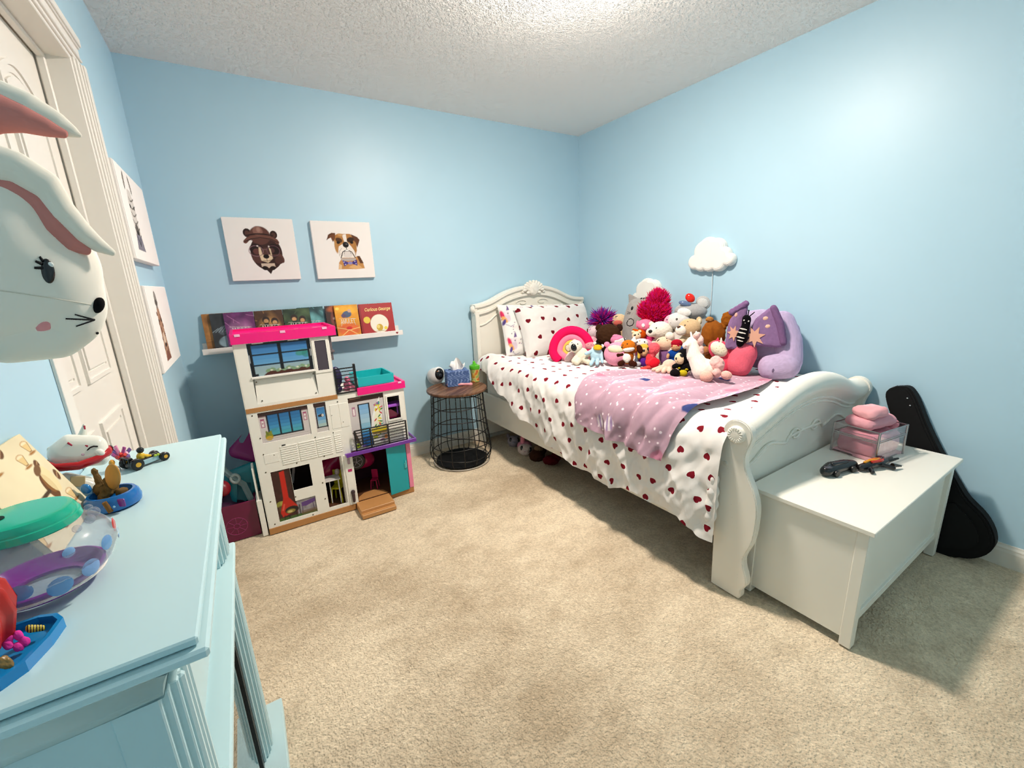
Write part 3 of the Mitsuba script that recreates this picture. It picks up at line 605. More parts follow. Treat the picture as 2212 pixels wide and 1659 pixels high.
def scene_cover(bg, glow, dark, seed, faces=0):
    def d(a):
        r = random.Random(seed); w, h = a.x.max(), a.y.max(); a.soft = .03
        a.ell(w * .5, h * .55, w * .35, h * .25, glow, 0, .9)
        for k in range(9): a.ell(r.uniform(0, w), r.uniform(0, h), w * r.uniform(.08, .3), h * r.uniform(.03, .12), r.choice([dark, glow, bg]), r.uniform(-60, 60), .55)
        a.soft = .004
        for k in range(7):
            x, y = r.uniform(0, w), r.uniform(0, h); a.line([(x, y), (x + r.uniform(-.06, .06), y + r.uniform(-.05, .05))], .0025, glow, .8)
        for k in range(faces):
            x, y = w * (.38 + .3 * k), h * (.74 - .05 * k); a.ell(x, y, w * .13, h * .10, '#2c1a14'); a.ell(x, y - h * .035, w * .085, h * .06, '#c99a6a'); a.poly([(x - w * .12, y - h * .25), (x + w * .12, y - h * .25), (x + w * .07, y - h * .08), (x - w * .07, y - h * .08)], dark)
        a.mottle(40, .35, seed)
    return d
def face_cover(a):
    w, h = a.x.max(), a.y.max(); a.soft = .01
    a.ell(w * .6, h * .6, w * .38, h * .34, '#7a3b2c'); a.ell(w * .5, h * .92, w * .4, h * .10, '#c4632a', 10, .8); a.ell(w * .42, h * .62, w * .07, h * .03, '#e8d6c4'); a.line([(w * .5, h * .6), (w * .42, h * .46), (w * .52, h * .44)], .004, '#e6cdb8')
    a.ell(w * .46, h * .34, w * .10, h * .02, '#d0b09a'); a.mottle(35, .3, 2)
def stag_cover(a):
    w, h = a.x.max(), a.y.max(); a.soft = .005
    a.ell(w * .5, h * .25, w * .35, h * .16, '#8fa8b4', 10, .8); a.ell(w * .6, h * .16, w * .12, h * .09, '#26221f'); a.ell(w * .4, h * .55, w * .22, h * .12, '#57606a', 30, .8)
    for k in range(8): a.line([(w * .1 * k, h * .5), (w * (.1 * k + .2), h * (.6 + .03 * k))], .002, '#9fb0b8')
    a.mottle(30, .35, 8)
def yellow_cover(a):
    w, h = a.x.max(), a.y.max(); a.soft = .02
    a.ell(w * .5, h * .25, w * .5, h * .2, '#d9552a', 0, .8); a.ell(w * .5, h * .85, w * .5, h * .12, '#efb02a', 0, .9); a.soft = .005
    a.ell(w * .5, h * .72, w * .2, h * .1, '#4a5a78', 10); a.ell(w * .62, h * .82, w * .07, h * .05, '#c8a08a'); a.ell(w * .35, h * .68, w * .1, h * .06, '#5a4468')
    for p, q in (((0, .0), (.6, .3)), ((1, .02), (.45, .28)), ((.0, .34), (.5, .25)), ((1, .3), (.5, .24))): a.line([(p[0] * w, p[1] * h), (q[0] * w, q[1] * h)], .003, '#f6d98a')
    a.ell(w * .52, h * .3, w * .13, h * .05, '#c4221c'); a.ell(w * .12, h * .9, w * .08, h * .04, '#f4d860'); a.mottle(30, .2, 3)
def red_cover(a):
    w, h = a.x.max(), a.y.max(); a.soft = .003
    a.rect(0, w * .05, 0, h, '#8a1a1c'); a.ell(w * .55, h * .36, w * .27, h * .29, '#f0ead8'); a.ell(w * .55, h * .36, w * .27, h * .29, '#d8c8a8', ring=.001)
    a.ell(w * .54, h * .24, w * .10, h * .11, '#c9a63a'); a.ell(w * .5, h * .27, w * .05, h * .06, '#e6d27a'); a.ell(w * .72, h * .21, w * .055, h * .05, '#e8cf4a', 20); a.ell(w * .55, h * .13, w * .15, h * .015, '#b5a888')
    a.ell(w * .19, h * .50, w * .10, h * .105, '#e6c84a')
book(.132, .155, .213, .016, -.054, '#7a4a22', '#a8713a', scene_cover('#a8713a', '#c98f4e', '#4a2c16', 11), 'brown and tan book at the left end of the ledge, mostly covered')
book(.170, .155, .213, .016, -.072, '#2a2c30', '#2f3338', stag_cover, 'dark grey book with pale lines beside the purple book')
book(.236, .150, .213, .014, -.0885, '#3a1f45', '#6a2f66', scene_cover('#6a2f66', '#c987b8', '#2f1f4a', 5), 'purple book with white title lettering, third from the left', title='AMULET')
book(.388, .150, .213, .016, -.0875, '#3a2416', '#4a2f1c', scene_cover('#4a2f1c', '#b98a4e', '#2a1a12', 7, 2), 'brown book with two faces on its cover beside the purple book', title='AMULET')
book(.540, .150, .213, .015, -.0885, '#14241a', '#1f3322', scene_cover('#1f3322', '#5f7a4e', '#101c16', 9, 2), 'dark green book with faces in front of the teal book', title='AMULET')
book(.622, .150, .216, .015, -.070, '#0f3a40', '#1c4f55', scene_cover('#1c4f55', '#6fb0b4', '#0f2a32', 13), 'teal book partly behind the dark green book', title='AMULET', tcol='#cfd8d4')
book(.784, .120, .216, .015, -.068, '#2a1412', '#3a1c18', face_cover, 'dark red-brown book with a face, behind the yellow book')
book(.836, .146, .216, .018, -.0885, '#d98a1a', '#e0961f', yellow_cover, 'yellow and orange book with white title lettering', title='AMULET', tz=.44)
t = 'book_008'
book(.988, .224, .214, .020, -.0885, '#8a1a1c', '#a8282a', red_cover, 'large square red book with yellow title at the right end of the ledge', group=None)
bk = [k for k in labels if k.startswith('book')][-1]
m = mv(.988, -.0885, .9645, rx=-9)
def lettering(txt, hgt, x, z, col, wide, slant=.18, bold=True):
    q = meshkit.text_mesh(txt, hgt, .0008, bold); b = q.bounds; q.apply_translation([-b[0][0], 0, 0]); q.apply_scale([wide / q.extents[0], 1, 1])
    q.vertices[:, 0] += q.vertices[:, 1] * slant; q.apply_transform(STAND); fix(q); q.apply_translation([x, -.0014, z]); return q
obj('title', lettering('Curious George', .021, .036, .165, 0, .172), 'mat_satin', '#f2d98a', parent=bk, m=m, label='yellow title lettering')
obj('author', lettering('Margret  &  H. A. Rey', .008, .045, .012, 0, .155, 0, False), 'mat_satin', '#d9a89a', parent=bk, m=m, label='author line')
# ---------------------------------------------------------------- dollhouse
HW, HO, HP = '#f1eee4', '#b57f4a', '#f5127f'
t = thing('dollhouse', 'tall white toy dollhouse with pink roofs and printed windows standing by the back wall', 'dollhouse')
FY, BY = -.560, -.250
def rc(x0, x1, z0, z1): return sbox(x0, z0, x1, z1)
upper = rc(.270, .702, .712, 1.046).difference(unary_union([rc(.322, .608, .872, 1.040), rc(.626, .684, .860, 1.024), rc(.322, .612, .730, .860)]))
obj('upper_facade', facade(upper, FY, FY + .007), 'mat_satin', HW, parent=t)
midf = rc(.270, 1.078, .366, .692).difference(unary_union([rc(.312, .546, .518, .683), rc(.575, .637, .516, .684), rc(.755, .955, .372, .680), rc(.972, 1.047, .506, .650)]))
obj('middle_facade', facade(midf, FY, FY + .007), 'mat_satin', HW, parent=t)
low = rc(.270, .735, .036, .366).difference(unary_union([rc(.320, .411, .056, .353), rc(.410, .512, .056, .155), rc(.412, .509, .217, .351), rc(.575, .677, .056, .353)]))
obj('lower_facade', facade(low, FY, FY + .007), 'mat_satin', HW, parent=t)
obj('base_trim', bx(.264, .718, FY - .004, BY, 0, .036, .001), 'mat_satin', HO, parent=t, label='orange-brown base')
obj('base_trim', bx(.722, 1.078, FY - .004, BY, 0, .036, .001), 'mat_satin', HO, parent=t, label='orange-brown base')
obj('band', bx(.266, .704, FY - .004, FY + .01, .690, .714, .001), 'mat_satin', HO, parent=t, label='orange-brown band')
for z in (.366, .690): obj('floor_slab', bx(.270, 1.074, FY + .007, BY, z - .006, z + .002), 'mat_satin', '#d8d4ca', parent=t)
obj('ground_slab', bx(.270, 1.074, FY + .007, BY, .036, .042), 'mat_satin', '#5a3a28', parent=t, label='brown ground floor')
obj('side_wall', bx(.264, .270, FY, BY, .036, 1.046), 'mat_satin', '#e0ddd2', parent=t)
obj('side_wall', bx(1.074, 1.080, FY, BY, .036, .692), 'mat_satin', '#e0ddd2', parent=t)
obj('partition', bx(.696, .702, FY, BY, .692, 1.046), 'mat_satin', '#e0ddd2', parent=t)
obj('partition', bx(.700, .706, FY + .02, BY, .042, .690), 'mat_satin', '#cfcac0', parent=t)
obj('added_back_sheet', bx(.270, .70, BY - .004, BY, .042, .36), 'mat_matte', '#241418', parent=t, label='added dark sheet closing the open back')  # sheets added across the open back, the dim inside put into their colour
obj('added_back_sheet', bx(.706, 1.074, BY - .004, BY, .042, .36), 'mat_matte', '#3d1526', parent=t, label='added dark magenta sheet closing the open back')
obj('added_back_sheet', bx(.270, 1.074, BY - .004, BY, .368, .685), 'mat_matte', '#4a1a3a', parent=t, label='added dark purple sheet closing the open back')
obj('added_back_sheet', bx(.270, .696, BY - .004, BY, .694, 1.04), 'mat_matte', '#3a3038', parent=t, label='added dark sheet closing the open back')
# roofs
def roof(x0, x1, z0, z1, y0, y1):
    P = sbox(x0, y0, x1, y1); q = [extr(P, z1 - z0 - .012, mv(z=z0)), extr(P.buffer(.002).difference(P.buffer(-.012)), z1 - z0, mv(z=z0))]
    return unman(man(q[0]) + man(q[1]))
rf = obj('roof', roof(.262, .738, 1.044, 1.092, -.578, -.236), 'mat_gloss', HP, parent=t, label='hot pink roof')
rf2 = obj('roof', roof(.812, 1.086, .690, .732, -.572, -.250), 'mat_gloss', HP, parent=t, label='hot pink lower roof')
for x in (.292, .488, .685): obj('clip', bx(x - .012, x + .012, -.583, -.578, 1.080, 1.0925, .001), 'mat_gloss', '#f7b8d8', parent=rf)
obj('clip', bx(1.045, 1.066, -.577, -.572, .722, .7325, .001), 'mat_gloss', '#f7b8d8', parent=rf2)
obj('balcony_floor', bx(.702, .815, FY, BY, .690, .712, .001), 'mat_satin', HW, parent=t)

# printed window panels set into the front
def big_window(a):
    w, h = .286, .168; a.soft = .003
    for k in range(10): a.rect(0, w, h * k / 10, h * (k + 1) / 10, ('#7fb0cc', '#78accc', '#6fa8cf', '#66a2cf', '#5c9acc', '#5292c8', '#4a8ac2', '#427fba', '#3a75b0', '#336aa6')[k])
    a.ell(.24, .098, .03, .016, '#3f8f7a', 10, .8); a.ell(.26, .09, .02, .02, '#2f7f76', 0, .7)
    a.rect(0, w, 0, .05, '#9fb0ac', .7)
    a.poly([(.05, .0), (.08, .022), (.16, .018), (.24, .022), (w, .02), (w, 0)], '#4a2318')
    for k in range(9): a.ell(.075 + .023 * k, .024 + .004 * math.sin(k * 2), .013, .008, '#7d9a78', 25 * (-1) ** k)
    for k in range(5): a.ell(.09 + .04 * k, .024, .006, .004, '#d8dcc8')
    for z in (.055, .108, .163): a.rect(0, w, z - .0035, z + .0035, '#0e1016')
    a.rect(.132, .148, .022, h, '#0e1016'); a.rect(0, .017, 0, h, '#0e1016'); a.rect(w - .017, w, 0, h, '#0e1016'); a.rect(0, w, h - .012, h, '#0e1016'); a.rect(0, .03, 0, .012, '#101218')
    a.rect(.002, .005, .07, .11, '#c8ccd0'); a.rect(w - .006, w - .003, .075, .11, '#c8ccd0')
sheet('window_print', .286, .168, big_window, 'mat_satin', t, mv(.322, FY + .004, .872), .0022, '#3a7fc0', label='blue printed window')
obj('window_sill', bx(.318, .614, FY - .010, FY + .006, .862, .872, .001), 'mat_satin', HW, parent=t)
for x in (.37, .53): obj('hinge', bx(x - .025, x + .025, FY - .004, FY, 1.036, 1.042), 'mat_satin', HW, parent=t)
# sloping panel below
v = np.array([[.322, FY + .001, .730], [.612, FY + .001, .730], [.604, FY + .022, .858], [.330, FY + .022, .858]])
obj('sloped_panel', trimesh.Trimesh(np.vstack([v, v + [0, .004, 0]]), [[0, 1, 2], [0, 2, 3], [4, 6, 5], [4, 7, 6], [0, 4, 5], [0, 5, 1], [1, 5, 6], [1, 6, 2], [2, 6, 7], [2, 7, 3], [3, 7, 4], [3, 4, 0]], process=False), 'mat_satin', HW, parent=t)
obj('panel_backing', bx(.318, .616, FY + .027, FY + .031, .724, .866), 'mat_satin', HW, parent=t)
f1 = obj('window_frame', facade(rc(.614, .697, .848, 1.036).difference(rc(.628, .683, .862, 1.022)), FY - .005, FY + .002), 'mat_satin', HW, parent=t)
obj('pane', bx(.628, .683, FY - .001, FY + .0005, .862, 1.022), 'mat_gloss', '#4a4048', parent=f1, label='dark clear pane')
obj('shelf_unit', [bx(.706, .722, FY + .05, FY + .12, .90, 1.03, .002), bx(.704, .730, FY + .04, FY + .12, .945, .955, .001)], 'mat_satin', '#6a6266', parent=t)

def win2(a):
    w, h = .234, .165; a.rect(0, w, h - .022, h, '#3a2220'); a.rect(0, w, h - .026, h - .022, '#7a5a5a')
    a.soft = .05; a.ell(.1, .08, .07, .05, '#4fb0c8', 0, .0); a.soft = .003
    x0, x1, z0, z1 = .034, .202, .027, .149
    a.rect(x0, x1, z0, z1, '#0e1420'); n = 3
    for k in range(n):
        xa = x0 + .008 + k * (x1 - x0 - .008) / 3; xb = xa + (x1 - x0 - .008) / 3 - .008
        for j in range(6): a.rect(xa, xb, z0 + .008 + j * .0182, z0 + .008 + (j + 1) * .0182, ('#49a4b4', '#4aa0c0', '#4090c0', '#3682b8', '#3078b0', '#2f70a8')[j])
    a.ell(.06, .062, .02, .006, '#3f8f9a', 10, .7)
    a.ell(.035, .032, .018, .022, '#8a8a2a'); a.ell(.035, .022, .017, .012, '#c8a02a'); a.ell(.028, .05, .006, .014, '#6f7a24', 15); a.ell(.043, .048, .006, .013, '#7f8a2c', -15)
    for x in (.016, .216): a.rect(x - .009, x + .009, .083, .130, '#a85a7a'); a.rect(x - .0055, x + .0055, .087, .120, '#e9dcdc'); a.ell(x, .105, .003, .003, '#7a2a4a')
    a.line([(.012, .018), (w - .01, .018)], .002, '#a8a29c'); a.rect(.012, w - .006, .004, .006, '#b0aaa4')
sheet('window_print', .234, .165, win2, 'mat_satin', t, mv(.312, FY + .005, .518), .0018, '#cfc7c6', label='printed three-pane window')
def win3(a):
    w, h = .062, .168; a.rect(0, w, h - .02, h, '#3a2220'); a.rect(0, w, 0, .024, '#c8c2bf')
    for j in range(6): a.rect(.012, w - .008, .03 + j * .0185, .03 + (j + 1) * .0185, ('#a8c0bc', '#8fb8cc', '#6aa4d0', '#4a90c8', '#3f82b8', '#3a78b0')[j])
    a.soft = .002
    for p, q in (((.008, .026), (.008, .146)), ((w - .005, .026), (w - .005, .146)), ((.006, .146), (w - .003, .146)), ((.006, .028), (w - .003, .028))): a.line([p, q], .006, '#0e1420')
    a.poly([(.016, .098), (.036, .104), (.046, .096), (.042, .086), (.018, .088)], '#3a3230'); a.ell(.04, .094, .006, .007, '#e8e4dc'); a.ell(.04, .094, .002, .002, '#222222')
sheet('window_print', .062, .168, win3, 'mat_satin', t, mv(.575, FY + .005, .516), .0016, '#cfc7c6', label='printed narrow window with a bird box')
def surf(a):
    w, h = .200, .308; a.rect(0, w, h - .03, h, '#3a2018'); a.rect(.01, .07, h - .012, h - .006, '#8a6a58'); a.soft = .002
    a.rect(.048, .116, .0, .262, '#10141c')
    for j in range(9): a.rect(.056, .108, .004 + j * .028, .004 + (j + 1) * .028, ('#2a6ab0', '#2a6eb8', '#3a86c8', '#6aaed4', '#8fc0d8', '#a8cce0', '#9cc4e0', '#8ab8de', '#7eb0dc')[j])
    a.rect(.016, .034, .195, .25, '#b07a94'); a.rect(.020, .030, .20, .238, '#efe4e4')
    sb = [(.118, .0), (.108, .09), (.120, .17), (.150, .25), (.176, .285), (.180, .22), (.178, .12), (.165, .03), (.150, 0)]
    a.poly(sb, '#f2f2ee'); a.poly([(.128, .06), (.132, .15), (.155, .235), (.172, .262), (.174, .2), (.170, .1), (.155, .04)], '#f4f0d0')
    r = random.Random(4)
    for k in range(40):
        z = r.uniform(.05, .25); x = .145 + .02 * (z / .25) + r.uniform(-.018, .018); a.ell(x, z, .011, .004, r.choice(['#d8c81a', '#2f9a8a', '#c83a4a', '#e0d020', '#3a7a3a', '#8a5a9a']), r.uniform(0, 180))
    a.line(sb[:6], .002, '#b8b8b4'); a.soft = .0025
    a.rect(.11, w, .07, .10, '#c8b01a'); a.rect(.11, w, .085, .092, '#e8d83a'); a.rect(.115, w, .062, .07, '#7a5a2a')
    a.poly([(.002, .10), (.018, .105), (.045, .01), (.03, 0)], '#4a3a30'); a.ell(.024, .014, .012, .014, '#a8c02a'); a.ell(.024, .014, .005, .006, '#4a6a1a')
    a.ell(.13, .045, .014, .010, '#c8c83a'); a.ell(.19, .035, .010, .012, '#d8782a'); a.ell(.165, .02, .014, .006, '#9a4a8a'); a.ell(.06, .006, .012, .006, '#7a5ab0'); a.rect(.12, w, .0, .006, '#9a948e')
sheet('door_print', .200, .308, surf, 'mat_satin', t, mv(.755, FY + .006, .372), .0018, '#d0c9c8', label='printed patio door with a surfboard')
f1 = obj('window_frame', facade(rc(.965, 1.054, .498, .658).difference(rc(.974, 1.045, .508, .648)), FY - .005, FY + .002), 'mat_satin', HW, parent=t)
bed = obj('toy_bed', [bx(.972, 1.07, FY + .02, FY + .10, .574, .592, .004)], 'mat_gloss', '#a050c8', parent=t, label='purple toy bunk')
obj('toy_bed_legs', [bx(1.035, 1.041, FY + .03, FY + .036, .52, .574)], 'mat_gloss', '#a050c8', parent=t)
obj('toy_slide', extr([(.975, .505), (1.05, .505), (1.05, .515), (1.0, .56), (.98, .56)], .06, STAND @ mv(0, 0, FY + .03)), 'mat_gloss', '#6a1238', parent=t, label='dark red toy slide')
# panelling and louvres of the middle front
for x0, x1, z0, z1 in ((.304, .372, .405, .455), (.655, .70, .52, .66), (.702, .748, .52, .66), (.655, .70, .40, .505)):
    obj('raised_panel', bx(x0, x1, FY - .002, FY + .001, z0, z1, .001), 'mat_satin', HW, parent=t)
for c, (x0, x1) in enumerate(((.384, .466), (.472, .556), (.560, .640), (.655, .690))):
    for k in range(9): obj('louvre_slat', bx(x0, x1, FY - .004, FY + .001, .379 + .0122 * k, .386 + .0122 * k, .0015), 'mat_satin', HW, parent=t)
for x, z in ((.289, .676), (.42, .692), (.575, .697), (.70, .672), (.305, .55), (.305, .46), (.352, .445), (.56, .495), (.655, .50), (.59, .375), (.45, .372), (.30, .36), (.66, .60), (.715, .55), (.295, .19), (.295, .055), (.485, .045), (.415, .180), (.56, .12), (.56, .22), (.345, .745), (.60, .742), (.335, .845), (.60, .848)):
    obj('screw', lathe([(0, 0), (.0032, 0), (.0036, -.0012), (0, -.0018)], 10, mv(x, FY - .0006, z, rx=-90)), 'mat_metal', '#6a6458', parent=t)
obj('keyhole', bx(.394, .412, FY - .0045, FY - .003, .486, .492, .0005), 'mat_matte', '#2a2624', parent=t)
# lower front: printed fireplace panel
def fire(a):
    w, h = .192, .297; a.soft = .003
    a.rect(.09, w, 0, .10, '#8f8a90'); a.rect(0, .095, 0, h, '#3d1c18'); a.rect(0, w, 0, .016, '#3a5a24'); a.mottle(60, .4, 2)
    a.ell(.02, .10, .022, .018, '#8a8a3a'); a.rect(.008, .032, .06, .09, '#5a4428'); a.ell(.028, .105, .012, .01, '#a8a04a')
    a.poly([(.118, .078), (.19, .088), (.188, .066), (.14, .052), (.118, .056)], '#5a3a7a'); a.line([(.122, .055), (.118, .016)], .004, '#4a3a5a'); a.line([(.175, .065), (.178, .02)], .004, '#4a3a5a'); a.rect(.104, .109, .014, .07, '#2a2226')
    a.rect(.112, w, .004, .028, '#6a5236', .7)
    a.poly([(.038, .285), (.062, .29), (.062, .12), (.036, .12)], '#c8200f'); a.poly([(.036, .13), (.062, .13), (.098, .068), (.094, .036), (.02, .022), (.012, .05), (.022, .085)], '#c02010'); a.poly([(.020, .06), (.034, .10), (.04, .095), (.03, .058)], '#e86a58', .6)
    a.ell(.068, .052, .034, .022, '#1c1412'); a.ell(.062, .046, .022, .012, '#8a7a3a'); a.ell(.058, .044, .012, .007, '#c8b878')
    for x0, x1 in ((.03, .026), (.048, .052), (.055, .052), (.085, .09)): a.line([(x0, .03), (x1, .004)], .003, '#151110')
nx, nz, u0 = 107, 165, None
u, v, f = grid(nx, nz); keep = np.array([not (.0915 < u[q].mean() * .192 and .0995 < v[q].mean() * .297) for q in f])
a = Art(u * .192, v * .297, '#3d1c18', .002); fire(a)
obj('fireplace_print', trimesh.Trimesh(np.stack([.320 + u * .192, u * 0 + FY + .006, .056 + v * .297], 1), f[keep], process=False), 'mat_satin', np.clip(a.c, 0, 1), parent=t, label='print of a red fireplace')
obj('pillar', bx(.689, .736, FY - .006, FY + .02, .037, .352, .001), 'mat_satin', HW, parent=t)
obj('pillar_edge', bx(.668, .686, FY + .002, FY + .03, .045, .352, .001), 'mat_matte', '#a8a49a', parent=t, label='grey speckled edge')
obj('wall_lamp', [bx(.705, .719, FY - .012, FY - .006, .295, .335, .001), bx(.708, .716, FY - .0135, FY - .012, .30, .326)], 'mat_satin', '#b09aa4', parent=t)
obj('house_number', bx(.702, .724, FY - .008, FY - .006, .247, .262), 'mat_satin', '#b82a68', parent=t, label='magenta plate')
obj('planter', blob([hull([(.711, FY - .012, .06, .008), (.711, FY - .012, .105, .010)]), ell((.711, FY - .012, .118), (.012, .008, .014))], .004, 2), 'mat_satin', '#3a2a2e', parent=t, smooth=True, label='dark planter')
obj('purple_ledge', [bx(.698, 1.112, -.604, FY + .004, .350, .358, .001), bx(.698, 1.112, -.608, -.600, .350, .372, .001), bx(1.104, 1.112, -.604, BY, .350, .372, .001)], 'mat_gloss', '#6a2a9a', parent=t, label='purple balcony ledge')
dm = mv(1.048, FY - .006, .032) @ mv(rz=6)
obj('door', bx(-.122, 0, -.006, 0, 0, .315, .001), 'mat_satin', '#14a0a8', parent=t, m=dm, label='teal door')
obj('door_handle', [bx(-.020, -.006, -.014, -.006, .15, .185, .002), bx(-.016, -.010, -.020, -.012, .16, .20, .002)], 'mat_gloss', '#5ac8cc', parent=t, m=dm, label='teal handle')
obj('side_post', bx(1.053, 1.080, FY - .006, FY + .02, .036, .352, .001), 'mat_satin', '#f08aa8', parent=t, label='pink side post')
obj('steps', [bx(.722, .916, -.712, FY - .004, 0, .024, .0015), bx(.722, .916, -.685, FY - .004, .02, .042, .0015)], 'mat_satin', '#c08a54', parent=t, label='orange-brown steps')
obj('doormat', extr(Polygon([(.738, -.555), (.918, -.555), (.90, -.50), (.85, -.465), (.79, -.47), (.75, -.51)]), .002, mv(z=.042)), 'mat_matte', '#b5814c', parent=t, label='tan entrance floor')
# railings
def rail(name, x0, x1, z0, z1, y, posts, n):
    r = obj(name, bx(x0, x1, y - .003, y + .003, z1 - .006, z1), 'mat_satin', '#101114', parent=t, label='black railing')
    obj('bottom_bar', bx(x0, x1, y - .003, y + .003, z0, z0 + .006), 'mat_satin', '#101114', parent=r)
    for x in posts: obj('post', bx(x - .004, x + .004, y - .004, y + .004, z0, z1, .001), 'mat_satin', '#101114', parent=r)
    for k in range(n): z = z0 + (z1 - z0) * (k + 1) / (n + 1); obj('bar', bx(x0, x1, y - .0015, y + .0015, z - .0022, z + .0022), 'mat_satin', '#101114', parent=r)
rail('railing', .757, 1.064, .366, .494, -.590, (.761, .848, .952, 1.060), 6)
r_ = rail('railing', .702, .812, .714, .858, FY - .004, (.708,), 6)
obj('railing_end', bx(.806, .818, FY - .006, FY + .012, .712, .872, .001), 'mat_satin', '#101114', parent=t, label='black railing post')
obj('chair_back', blob([ell((.722, -.50, .80), (.03, .02, .06)), ell((.715, -.50, .73), (.03, .03, .025))], .008, 3), 'mat_satin', '#241a44', parent=t, smooth=True, label='dark purple toy chair')
obj('toy_cushion', blob([ell((.775, -.49, .745), (.02, .015, .018)), ell((.78, -.48, .775), (.014, .012, .016)), ell((.772, -.49, .722), (.022, .02, .012))], .006, 3), 'mat_satin', '#e07a9a', parent=t, smooth=True, label='pink toy')
# pool tray on the lower roof
P0 = sbox(.824, -.555, 1.030, -.330)
pool = man(extr(P0, .052, mv(z=.733))) - man(extr(P0.buffer(-.010), .06, mv(z=.738)))
obj('pool', unman(pool), 'mat_gloss', '#22b4b8', parent=t, label='teal pool tray')
obj('pool_base', bx(.816, .93, -.560, -.34, .722, .7335, .001), 'mat_satin', '#17181c', parent=t)
# furniture inside
obj('toy_table', [bx(.565, .660, -.53, -.45, .200, .206, .001), bx(.60, .606, -.49, -.484, .045, .2), bx(.645, .651, -.52, -.514, .045, .2)], 'mat_satin', '#d8d4d0', parent=t, label='white toy table')
def toy_chair(x, y, s, col, lab):
    q = [bx(-.028, .028, -.026, .026, .075, .083, .003), bx(-.028, .028, .020, .027, .083, .165, .003)]
    for sx in (-1, 1):
        for sy in (-1, 1): q.append(cyl((sx * .022, sy * .02, .078), (sx * .03, sy * .026, 0), .0045, 8))
    obj('toy_chair', q, 'mat_gloss', col, parent=t, m=mv(x, y, .043, rz=-35, s=s), label=lab)
toy_chair(.645, -.475, 1.15, '#c8c01a', 'yellow toy chair')
toy_chair(.868, -.44, .72, '#b01650', 'pink toy chair')
obj('toy_jug', ell((.655, -.47, .225), (.014, .014, .02)), 'mat_satin', '#c8b4b0', parent=t, smooth=True)
obj('toy_car', blob([hull([(.60, -.33, .20, .05), (.86, -.33, .20, .05), (.70, -.33, .27, .05), (.80, -.33, .27, .05)])], .02, 3), 'mat_gloss', '#c01a5a', parent=t, smooth=True, label='magenta toy car body')
obj('toy_wheel', lathe([(0, -.02), (.05, -.02), (.056, -.012), (.056, .012), (.05, .02), (0, .02)], 28, mv(.780, -.40, .235, rx=90)), 'mat_satin', '#101012', parent=t, smooth=40, label='black toy wheel')
hub = [cyl((.780, -.4215, .235), (.780 + .032 * math.cos(k * 1.2566 + .3), -.4215, .235 + .032 * math.sin(k * 1.2566 + .3)), .0022, 6) for k in range(5)] + [tube([(.780 + .034 * math.cos(q), -.4215, .235 + .034 * math.sin(q)) for q in np.linspace(0, 6.2832, 25)[:-1]], .002, 6, closed=True)]
obj('wheel_hub', hub, 'mat_satin', '#b8b0b8', parent=t)
obj('toy_strap', bx(.425, .438, -.44, -.436, .21, .36), 'mat_satin', '#8a868a', parent=t, m=mv(.43, 0, .28, ry=12) @ mv(-.43, 0, -.28))
# white side wing on the left
t = thing('toy_wall_panel', 'narrow white toy wall panel standing against the left side of the dollhouse', 'toy')
obj('lower_panel', bx(.232, .258, -.556, -.43, 0, .212, .002), 'mat_satin', HW, parent=t)
obj('upper_panel', bx(.238, .2485, -.545, -.45, .206, .392, .002), 'mat_satin', HW, parent=t)

# ---------------------------------------------------------------- toys in the corner behind the mantel
t = thing('toy_bin', 'dark magenta plastic bin with a wheel relief, left of the dollhouse', 'toy box')
P0 = sbox(.022, -.512, .226, -.230)
q = man(extr(P0, .205)) - man(extr(P0.buffer(-.006), .3, mv(z=.008)))
obj('bin', unman(q), 'mat_gloss', '#6a0f3c', parent=t)
cx_, cz_ = (0.124, -0.512, 0.081)[0], (0.124, -0.512, 0.081)[2]
wr = [tube([(cx_ + r * math.cos(q), -.5125, cz_ + r * math.sin(q)) for q in np.linspace(0, 6.2832, 33)[:-1]], .0022, 6, closed=True) for r in (.048, .014)]
wr += [cyl((cx_ + .014 * math.cos(k * .7854), -.5125, cz_ + .014 * math.sin(k * .7854)), (cx_ + .047 * math.cos(k * .7854), -.5125, cz_ + .047 * math.sin(k * .7854)), .0018, 6) for k in range(8)]
obj('wheel_relief', wr, 'mat_gloss', '#8a2458', parent=t)
obj('rim', tube([(.024, -.511, .203), (.225, -.511, .203), (.225, -.232, .203), (.024, -.232, .203)], .005, 8, closed=True), 'mat_gloss', '#7a1446', parent=t)
t = thing('teal_carrier', 'teal toy carrier with a grey strap lying on the magenta bin', 'toy')
M = frame((0.171, -0.4, 0.282), (2.062, -0.103, -0.592), (-0.133, 2.153, -0.836), (0.385, 0.911, 2.286))
car = unman(man(blob([hull([(-20, 0, 10, 14), (28, 0, 30, 14), (-14, 40, 10, 14), (30, 40, 30, 14), (-6, 10, -42, 10), (34, 10, -10, 12), (34, 40, -30, 12)])], 7, 3)) - man(bx(-6, 24, -40, 10, -60, -2)))
obj('body', car, 'mat_satin', '#107a86', parent=t, smooth=30, m=M)
obj('strap', tube([(-44, -20, 36), (-30, -24, 20), (-12, -24, 6), (8, -22, -6), (28, -20, -46)], [7, 7, 7, 7, 7], 4), 'mat_cloth', '#7d8f90', parent=t, m=M, label='grey strap')
obj('buckle', tube([(-10 + 9 * math.cos(q), -27, 6 + 8 * math.sin(q)) for q in np.linspace(0, 6.2832, 21)[:-1]], 3.6, 8, closed=True), 'mat_satin', '#9aa4a0', parent=t, smooth=True, m=M, label='grey round buckle')
t = thing('purple_bag', 'plum purple toy bag with a handle hole leaning behind the dollhouse', 'toy bag')
M = frame((0.208, -0.33, 0.454), (2.112, -0.065, -0.519), (-0.104, 2.248, -0.705), (0.405, 0.773, 2.403))
